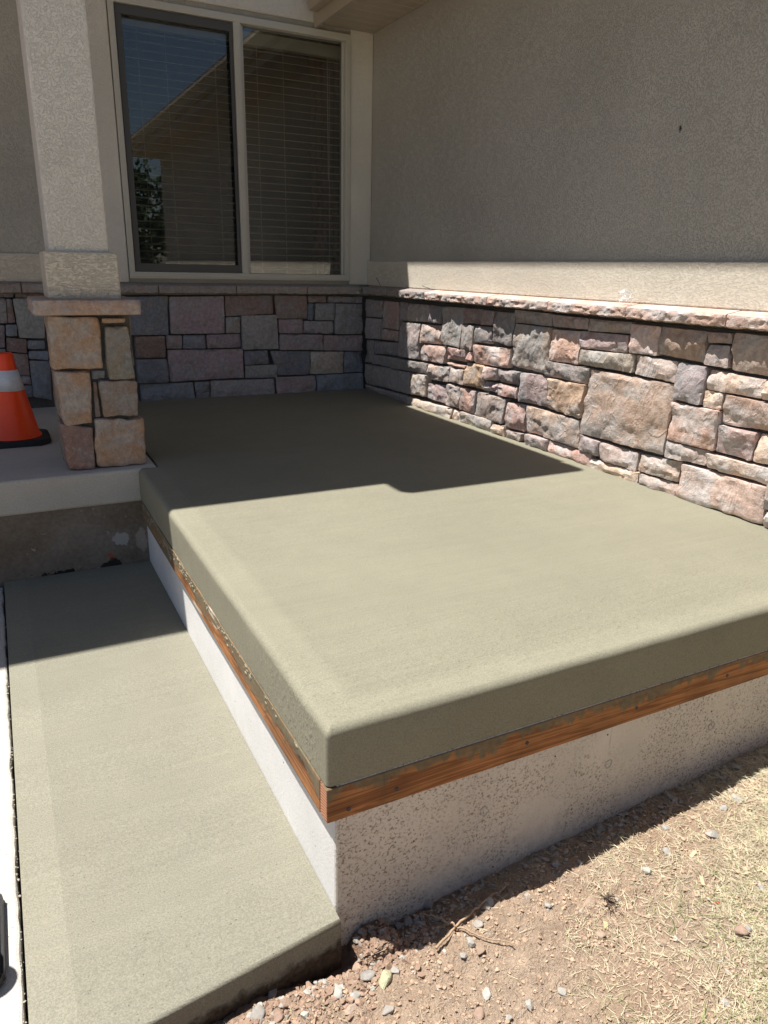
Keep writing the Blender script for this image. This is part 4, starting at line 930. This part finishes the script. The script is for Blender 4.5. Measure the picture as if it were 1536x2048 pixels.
# ---------------- rocks
def rock_mesh(seed, npt=16):
    r = random.Random(seed); bm = bmesh.new()
    for i in range(npt):
        v = Vector((r.gauss(0, 1), r.gauss(0, 1), r.gauss(0, 1))).normalized() * r.uniform(0.8, 1.1); bm.verts.new(v)
    bmesh.ops.convex_hull(bm, input=bm.verts)
    bmesh.ops.bevel(bm, geom=bm.edges[:], offset=0.10, segments=1, affect='EDGES')
    me = bpy.data.meshes.new('rock'); bm.to_mesh(me); bm.free(); me.materials.append(M['rock']); return me
RM = [rock_mesh(i) for i in range(8)]
ROCKS = [
 (0.544, 1.073, 0.0141, 1.6, (0.28, 0.26, 0.235), 'long grey rock in the rubble in front of the foundation corner'),
 (0.601, 1.054, 0.0116, 1.2, (0.37, 0.35, 0.315), 'white blocky rock right of the long grey rock by the corner rubble'),
 (0.549, 1.125, 0.0196, 1.3, (0.34, 0.25, 0.185), 'largest tan rock on the rubble pile at the foundation corner'),
 (0.573, 1.046, 0.0154, 1.7, (0.38, 0.37, 0.24), 'pale greenish-yellow clod beside the white blocky rock'),
 (0.47, 1.151, 0.0091, 1.1, (0.37, 0.35, 0.315), 'upper white pebble in front of the lower step edge'),
 (0.455, 1.131, 0.0103, 1.2, (0.36, 0.33, 0.295), 'pale grey rock just below the white pebbles near the step'),
 (0.439, 1.161, 0.0091, 1.1, (0.37, 0.35, 0.315), 'white pebble leftmost of three near the step'),
 (0.3, 1.088, 0.0188, 1.5, (0.28, 0.26, 0.235), 'grey flat rock at the bottom edge left of centre'),
 (0.31, 1.111, 0.0101, 1.2, (0.37, 0.35, 0.315), 'small white rock above the grey flat rock at the bottom edge'),
 (0.332, 1.066, 0.015, 1.2, (0.33, 0.23, 0.175), 'pinkish rock at the bottom edge beside the grey flat rock'),
 (0.348, 1.14, 0.0115, 1.7, (0.28, 0.26, 0.235), 'slanted grey rock close to the shaded step face'),
 (0.361, 1.09, 0.0126, 1.2, (0.33, 0.23, 0.175), 'reddish clod between slanted grey rock and pinkish rock'),
 (0.546, 0.977, 0.0125, 1.6, (0.36, 0.33, 0.295), 'flat grey-pink rock on bare dirt near the bottom centre'),
 (0.478, 1.02, 0.0113, 1.9, (0.36, 0.28, 0.225), 'flat long pink stone left of the flat grey-pink rock'),
 (0.501, 1.04, 0.0114, 1.3, (0.28, 0.26, 0.235), 'grey rock in the rubble above the flat long pink stone'),
 (0.469, 1.066, 0.0127, 2.0, (0.37, 0.35, 0.315), 'wide white shard lying below the pale pebbles'),
 (0.703, 0.88, 0.0138, 1.1, (0.33, 0.23, 0.175), 'rounded pink rock near the bottom edge under the twig'),
 (0.747, 1.006, 0.0091, 1.1, (0.37, 0.35, 0.315), 'white pebble just below the twig fork'),
 (0.787, 1.0, 0.0132, 1.3, (0.34, 0.25, 0.185), 'round brown rock right of the white pebble below the twig'),
 (0.777, 1.023, 0.0106, 1.3, (0.37, 0.35, 0.315), 'white crumbly rock between the twig and the round brown rock'),
 (0.71, 1.208, 0.0137, 1.2, (0.28, 0.26, 0.235), 'tall grey rock against the foundation in shade'),
 (0.683, 1.21, 0.0123, 1.2, (0.34, 0.25, 0.185), 'tan rock against the foundation left of the tall grey rock'),
 (0.703, 1.179, 0.015, 1.1, (0.28, 0.26, 0.235), 'grey rock just below the tall grey rock in shade'),
 (0.653, 1.215, 0.0123, 1.5, (0.28, 0.26, 0.235), 'flat shaded rock touching the foundation nearest the corner'),
 (0.639, 1.193, 0.0176, 1.3, (0.28, 0.26, 0.235), 'broad dark rock under the shade next to the sunlit clod'),
 (0.742, 1.177, 0.011, 1.1, (0.34, 0.25, 0.185), 'round shaded pebble left of the thin twig branch'),
 (0.758, 1.138, 0.0109, 1.2, (0.28, 0.26, 0.235), 'grey pebble under the thin twig branch at the shade edge'),
 (0.771, 1.202, 0.0166, 1.3, (0.28, 0.26, 0.235), 'shaded angular rock where the thin twig branch starts'),
 (1.102, 1.123, 0.0146, 1.3, (0.36, 0.33, 0.295), 'light angular rock half in sun at the shadow edge'),
 (1.134, 1.152, 0.0118, 1.2, (0.28, 0.26, 0.235), 'shaded rock just above the light angular rock'),
 (1.264, 0.978, 0.0118, 1.2, (0.37, 0.35, 0.315), 'whitish rock in the straw right of centre'),
 (1.36, 1.001, 0.0121, 1.2, (0.37, 0.35, 0.315), 'whitish rock in the straw nearer the shadow edge'),
 (1.093, 0.985, 0.0169, 1.3, (0.34, 0.25, 0.185), 'tan rock beside the dark withered weed clump'),
 (0.805, 0.845, 0.0114, 1.1, (0.37, 0.35, 0.315), 'round white rock on bare dirt near the bottom'),
 (0.74, 0.907, 0.0114, 1.3, (0.37, 0.35, 0.315), 'pale flat rock on bare dirt left of the round white rock'),
 (1.317, 0.751, 0.0172, 1.1, (0.33, 0.23, 0.175), 'upright pink rock in the grass at the right'),
 (1.338, 0.747, 0.0129, 1.2, (0.28, 0.26, 0.235), 'grey rock leaning on the upright pink rock'),
 (1.477, 0.817, 0.0106, 1.2, (0.37, 0.35, 0.315), 'white pebble near the right edge above the pink rock'),
 (0.992, 1.02, 0.0097, 1.1, (0.37, 0.35, 0.315), 'small white rock between the twig and the weed clump'),
 (0.878, 1.096, 0.0151, 1.3, (0.37, 0.35, 0.315), 'crumbly white clod at the end of the sunlit twig'),
 (0.82, 1.055, 0.0121, 1.2, (0.36, 0.33, 0.295), 'pale crumbly clod between two twig branches'),
 (1.053, 0.909, 0.0123, 1.3, (0.34, 0.25, 0.185), 'pale tan rock below the wood chip'),
 (0.885, 0.84, 0.0103, 1.2, (0.37, 0.35, 0.315), 'slim white rock in bare dirt left of the straw patch'),
 (1.156, 0.82, 0.0097, 1.1, (0.34, 0.25, 0.185), 'tan pebble in the grass patch right of centre'),
 (1.192, 0.816, 0.0084, 1.1, (0.37, 0.35, 0.315), 'small white pebble above the tan pebble in the grass'),
 (1.509, 0.987, 0.0158, 1.4, (0.37, 0.35, 0.315), 'bright white rock in the straw near the right edge'),
 (1.674, 1.043, 0.015, 1.4, (0.36, 0.33, 0.295), 'long pale rock near the right edge below the shadow'),
 (1.621, 1.042, 0.0115, 1.2, (0.37, 0.35, 0.315), 'white rock left of the long pale rock'),
 (1.823, 1.155, 0.0124, 1.2, (0.36, 0.33, 0.295), 'pale rock in the shade at the far right of the foundation'),
 (1.303, 1.171, 0.014, 1.6, (0.28, 0.26, 0.235), 'flat grey rock in the foundation shade at mid length'),
 (1.551, 1.154, 0.0132, 1.5, (0.28, 0.26, 0.235), 'grey sliver of rock in the foundation shade towards the right'),
 (1.429, 1.07, 0.0125, 1.2, (0.36, 0.33, 0.295), 'pale rock at the shadow edge towards the right'),
 (0.751, 0.843, 0.0088, 1.2, (0.37, 0.35, 0.315), 'white chip at the bottom edge right of the rounded pink rock'),
 (1.157, 0.657, 0.0107, 1.3, (0.37, 0.35, 0.315), 'white rock in the green grass at the lower right'),
]
for i, (x, y, r, asp, col, lab) in enumerate(ROCKS):
    o = bpy.data.objects.new('rock', RM[i % 8]); COL.objects.link(o)
    o.scale = (r * asp, r, r * 0.68); o.rotation_euler = (rnd.uniform(-.3, .3), rnd.uniform(-.3, .3), rnd.uniform(0, 6.28))
    o.location = (x, y, gz(x, y) + r * 0.30); o.color = col + (1,)
    tag(o, lab, 'rock', 'rocks scattered on the dirt')
# ---------------- gravel and crumbs (uncountable)
def scatter_rocks(name, n, fn, mat, col, label, cat):
    bm = bmesh.new(); tmpl = []
    for s in range(6):
        b2 = bmesh.new(); r = random.Random(100 + s)
        for i in range(9): b2.verts.new(Vector((r.gauss(0, 1), r.gauss(0, 1), r.gauss(0, 1))).normalized())
        bmesh.ops.convex_hull(b2, input=b2.verts); b2.verts.index_update()
        vs = [v for v in b2.verts if v.link_faces]; ix = {v: i for i, v in enumerate(vs)}
        tmpl.append(([v.co.copy() for v in vs], [[ix[v] for v in f.verts] for f in b2.faces])); b2.free()
    V = []; Fc = []; k = 0
    while k < n:
        g = fn()
        if g is None: continue
        x, y, s = g; vs, fs = tmpl[rnd.randrange(6)]; a = rnd.uniform(0, 6.28); ca, sa = math.cos(a), math.sin(a); fl = rnd.uniform(0.5, 0.8); el_ = rnd.uniform(0.7, 1.4); z = gz(x, y) + s * 0.2; b0 = len(V)
        for v in vs: V.append((x + s * (v.x * el_ * ca - v.y * sa), y + s * (v.x * el_ * sa + v.y * ca), z + s * v.z * fl))
        Fc += [[b0 + i for i in f] for f in fs]; k += 1
    o = link(name, mesh(name, V, Fc), mat); o.color = col + (1,); tag(o, label, cat, None, 'stuff'); return o
def free(x, y): return not (y > 1.19 and x > 0.5) and not (x < 0.53 and y > 1.08 + 0.116 * (x + 0.114)) and not (x < -0.1)
def near_wall():
    x = rnd.uniform(0.55, 2.1); y = 1.19 - abs(rnd.gauss(0, 0.05)); s = 0.002 + 0.010 * rnd.random() ** 3
    return (x, y, s) if free(x, y) else None
def anywhere():
    x = rnd.uniform(-0.05, 2.2); y = rnd.uniform(0.45, 1.19); s = 0.0012 + 0.0052 * rnd.random() ** 4
    if noise.noise((x * 6, y * 6, 4)) + rnd.uniform(-.5, .5) < -0.15: return None
    return (x, y, s) if free(x, y) else None
def step_front():
    x = rnd.uniform(0.0, 0.72); y = 1.08 + 0.1 * x - abs(rnd.gauss(0, 0.06)); s = 0.002 + 0.0085 * rnd.random() ** 3
    return (x, y, s) if free(x, y) else None
scatter_rocks('gravel', 650, near_wall, M['rock'], (0.33, 0.29, 0.25), 'grey gravel chips along the foot of the foundation', 'gravel')
scatter_rocks('dirt_crumbs', 22000, anywhere, M['rock'], (0.45, 0.325, 0.23), 'fine reddish dirt crumbs strewn over the yard', 'dirt')
scatter_rocks('pale_gravel', 420, anywhere, M['rock'], (0.42, 0.38, 0.33), 'pale chips mixed into the dirt', 'gravel')
scatter_rocks('clods', 1500, step_front, M['rock'], (0.325, 0.22, 0.16), 'dug reddish clods in front of the lower step', 'dirt')
scatter_rocks('concrete_crumbs', 320, step_front, M['rock'], (0.38, 0.36, 0.325), 'grey concrete crumbs in front of the lower step', 'gravel')
def clump():
    x = rnd.gauss(0.60, 0.03); y = rnd.gauss(1.13, 0.03); return (x, y, 0.003 + 0.007 * rnd.random() ** 2) if free(x, y) else None
scatter_rocks('clod_pile', 220, clump, M['rock'], (0.29, 0.195, 0.14), 'small pile of dirt clods at the foundation corner', 'dirt')
# ---------------- straw and grass (uncountable)
def blades(name, n, fn, mat, col, label, cat):
    V = []; Fc = []; k = 0
    while k < n:
        g = fn()
        if g is None: continue
        x, y, L, a, up, wd = g; px, py = -math.sin(a) * wd, math.cos(a) * wd; z0 = gz(x, y) + 0.0015; b0 = len(V); m = 4; cv = rnd.uniform(-1, 1) * 0.8; cx, cy = x, y
        for i in range(m + 1):
            s = i / m; aa = a + cv * s; zz = z0 + up * L * s * (1 - 0.45 * s) * 1.6; q = 1 - 0.75 * s
            if i: cx += math.cos(aa) * L / m * (1 - min(up, .8) * .5); cy += math.sin(aa) * L / m * (1 - min(up, .8) * .5)
            zz = max(zz, gz(cx, cy) + 0.001)
            V.append((cx + px * q, cy + py * q, zz)); V.append((cx - px * q, cy - py * q, zz + wd * 0.5))
        for i in range(m): Fc.append((b0 + 2 * i, b0 + 2 * i + 1, b0 + 2 * i + 3, b0 + 2 * i + 2))
        k += 1
    o = link(name, mesh(name, V, Fc), mat); o.color = col + (1,); tag(o, label, cat, None, 'stuff'); return o
def dens(x, y):     # thicker towards the lawn at the right and near the viewer
    a = (x - 1.1) * 0.9 + (1.02 - y) * 1.35 + 0.45 * noise.noise((x * 3.2, y * 3.2, 8)) + 0.22 * noise.noise((x * 9, y * 9, 3))
    return min(1, max(0.02, a * 1.25) ** 1.2)
def straw():
    x = rnd.uniform(0.1, 2.4); y = rnd.uniform(0.0, 1.18)
    if y < 0.45 and rnd.random() > y / 0.45: return None
    if rnd.random() > dens(x, y) or not free(x, y): return None
    return (x, y, rnd.uniform(0.008, 0.045), rnd.uniform(0, 6.28), max(0, rnd.gauss(0.08, 0.10)), rnd.uniform(0.0004, 0.0008))
def green():
    x = rnd.uniform(0.9, 2.4); y = rnd.uniform(0.0, 1.1)
    if y < 0.45 and rnd.random() > y / 0.45: return None
    p = (x - 1.0) * 0.7 + (0.78 - y) * 2.0 + 0.6 * noise.noise((x * 4, y * 4, 2)) - 0.12
    if rnd.random() > p: return None
    return (x, y, rnd.uniform(0.015, 0.045), rnd.uniform(0, 6.28), max(0.05, rnd.gauss(0.3, 0.18)), rnd.uniform(0.0006, 0.0012))
blades('dry_straw', 40000, straw, M['straw'], (0.56, 0.49, 0.345), 'pale dry straw and dead grass over the dirt', 'dry grass')
blades('dead_grass', 22000, straw, M['straw'], (0.46, 0.44, 0.27), 'yellow-green withered grass mixed into the straw', 'dry grass')
blades('grass', 15000, green, M['straw'], (0.22, 0.24, 0.10), 'thin green grass starting at the lower right corner', 'grass')
def wall_straw():
    x = rnd.uniform(0.9, 2.1); y = 1.185 - abs(rnd.gauss(0, 0.035)); return (x, y, rnd.uniform(.01, .035), rnd.uniform(0, 6.28), max(0, rnd.gauss(.15, .2)), 0.0007)
blades('straw_at_wall', 420, wall_straw, M['straw'], (0.45, 0.36, 0.22), 'loose straw in the shade along the foundation', 'dry grass')
# withered weed clump, wood chip, red scrap
wx, wy = (1.132, 0.965)
wd_ = empty('dry_weed', (wx, wy, gz(wx, wy))); tag(wd_, 'dark withered weed clump lying on the dirt', 'dry weed')
for i in range(26):
    a = rnd.uniform(0, 6.28); L = rnd.uniform(0.012, 0.035); bm = bmesh.new(); x0, y0 = wx + rnd.gauss(0, .008), wy + rnd.gauss(0, .008); z0 = gz(x0, y0)
    tube(bm, [(x0, y0, z0), (x0 + math.cos(a) * L * .5, y0 + math.sin(a) * L * .5, z0 + L * rnd.uniform(.2, .7)), (x0 + math.cos(a) * L, y0 + math.sin(a) * L, z0 + L * rnd.uniform(0, .6))], [.0012, .001, .0004], 4)
    from_bm('stem', bm, M['bark'], wd_)
for (x, y, lx, ly, a, col, nm, lab, cat) in [(1.083, 0.921, 0.009, 0.005, 1.0, (0.62, 0.46, 0.25), 'wood_chip', 'light wood chip below the dark weed clump', 'wood chip'), (1.34, 0.832, 0.008, 0.0022, -0.4, (0.5, 0.09, 0.06), 'plastic_scrap', 'small red plastic scrap in the grass at the right', 'plastic scrap'), (1.36, 0.892, 0.013, 0.004, 0.9, (0.55, 0.42, 0.27), 'wood_chip', 'thin wood splinter in the straw above the red scrap', 'wood chip'), (1.412, 0.964, 0.012, 0.004, 0.2, (0.58, 0.45, 0.29), 'wood_chip', 'wood splinter beside the whitish rock at the shadow edge', 'wood chip')]:
    bm = bmesh.new(); bm_box(bm, -lx, lx, -ly, ly, 0, 0.004, 0.001, 1)
    for v in bm.verts: v.co += Vector((0.15 * lx * noise.noise(v.co * 200), 0.3 * ly * noise.noise(v.co * 170), 0))
    o = from_bm(nm, bm, M['rock']); o.location = (x, y, gz(x, y) + 0.002); o.rotation_euler = (0.1, -0.12, a); o.color = col + (1,); tag(o, lab, cat)
# grit in the joint between old walk and new step
def joint():
    y = rnd.uniform(1.0, 3.3); return (-0.122 + rnd.gauss(0, 0.003), y, 0.0012 + 0.003 * rnd.random() ** 3)
_gz = gz
gz = lambda x, y: -0.489
scatter_rocks('joint_grit', 260, joint, M['rock'], (0.42, 0.37, 0.29), 'crumbs in the joint between old walk and new landing', 'grit')
def spill(): return (rnd.uniform(-0.1, 0.51), rnd.uniform(1.15, 3.4), 0.0010 + 0.0012 * rnd.random() ** 3)
gz = lambda x, y: step_top(x, y)
scatter_rocks('mortar_specks', 34, spill, M['rock'], (0.5, 0.46, 0.38), 'tiny specks lying on the fresh landing', 'grit')
gz = _gz
# ---------------- street side, seen only in the window reflection
def tree(x, y, h, r, label):
    t = empty('tree', (x, y, -0.6)); tag(t, label, 'tree', 'trees across the front yard')
    bm = bmesh.new(); tube(bm, [(x, y, -0.6), (x + .05, y, h * .3), (x, y + .1, h * .6), (x + .1, y, h * .9)], [.16, .12, .09, .03], 8)
    for k in range(7):
        a = k * .9; z = h * (.3 + .08 * k); tube(bm, [(x, y, z), (x + math.cos(a) * r * .5, y + math.sin(a) * r * .5, z + r * .35), (x + math.cos(a) * r * .85, y + math.sin(a) * r * .85, z + r * .5)], [.06, .04, .015], 6)
    from_bm('trunk', bm, M['bark'], t)
    V = []; Fc = []; rr = random.Random(int(x * 10) + 3); cl = [(Vector((rr.gauss(0, .45), rr.gauss(0, .45), rr.uniform(-.6, .75))) * r, rr.uniform(.25, .45) * r) for _ in range(26)]
    for i in range(2600):
        c, s = cl[rr.randrange(26)]; p = Vector((x, y, h * .72)) + c + Vector((rr.gauss(0, 1), rr.gauss(0, 1), rr.gauss(0, .8))) * s * .55
        u = Vector((rr.gauss(0, 1), rr.gauss(0, 1), rr.gauss(0, 1))).normalized() * .07; v = u.orthogonal().normalized() * .05; b0 = len(V)
        V += [tuple(p - u), tuple(p + v), tuple(p + u), tuple(p - v)]; Fc.append((b0, b0 + 1, b0 + 2, b0 + 3))
    o = link('crown', mesh('crown', V, Fc), M['leaf'], t); o.color = (0.035, 0.06, 0.015, 1)
tree(3.3, -9.4, 2.6, 1.3, 'leafy street tree beyond the end of the side wing')
tree(0.2, -13.0, 3.0, 1.9, 'broad leafy tree far across the front yard')
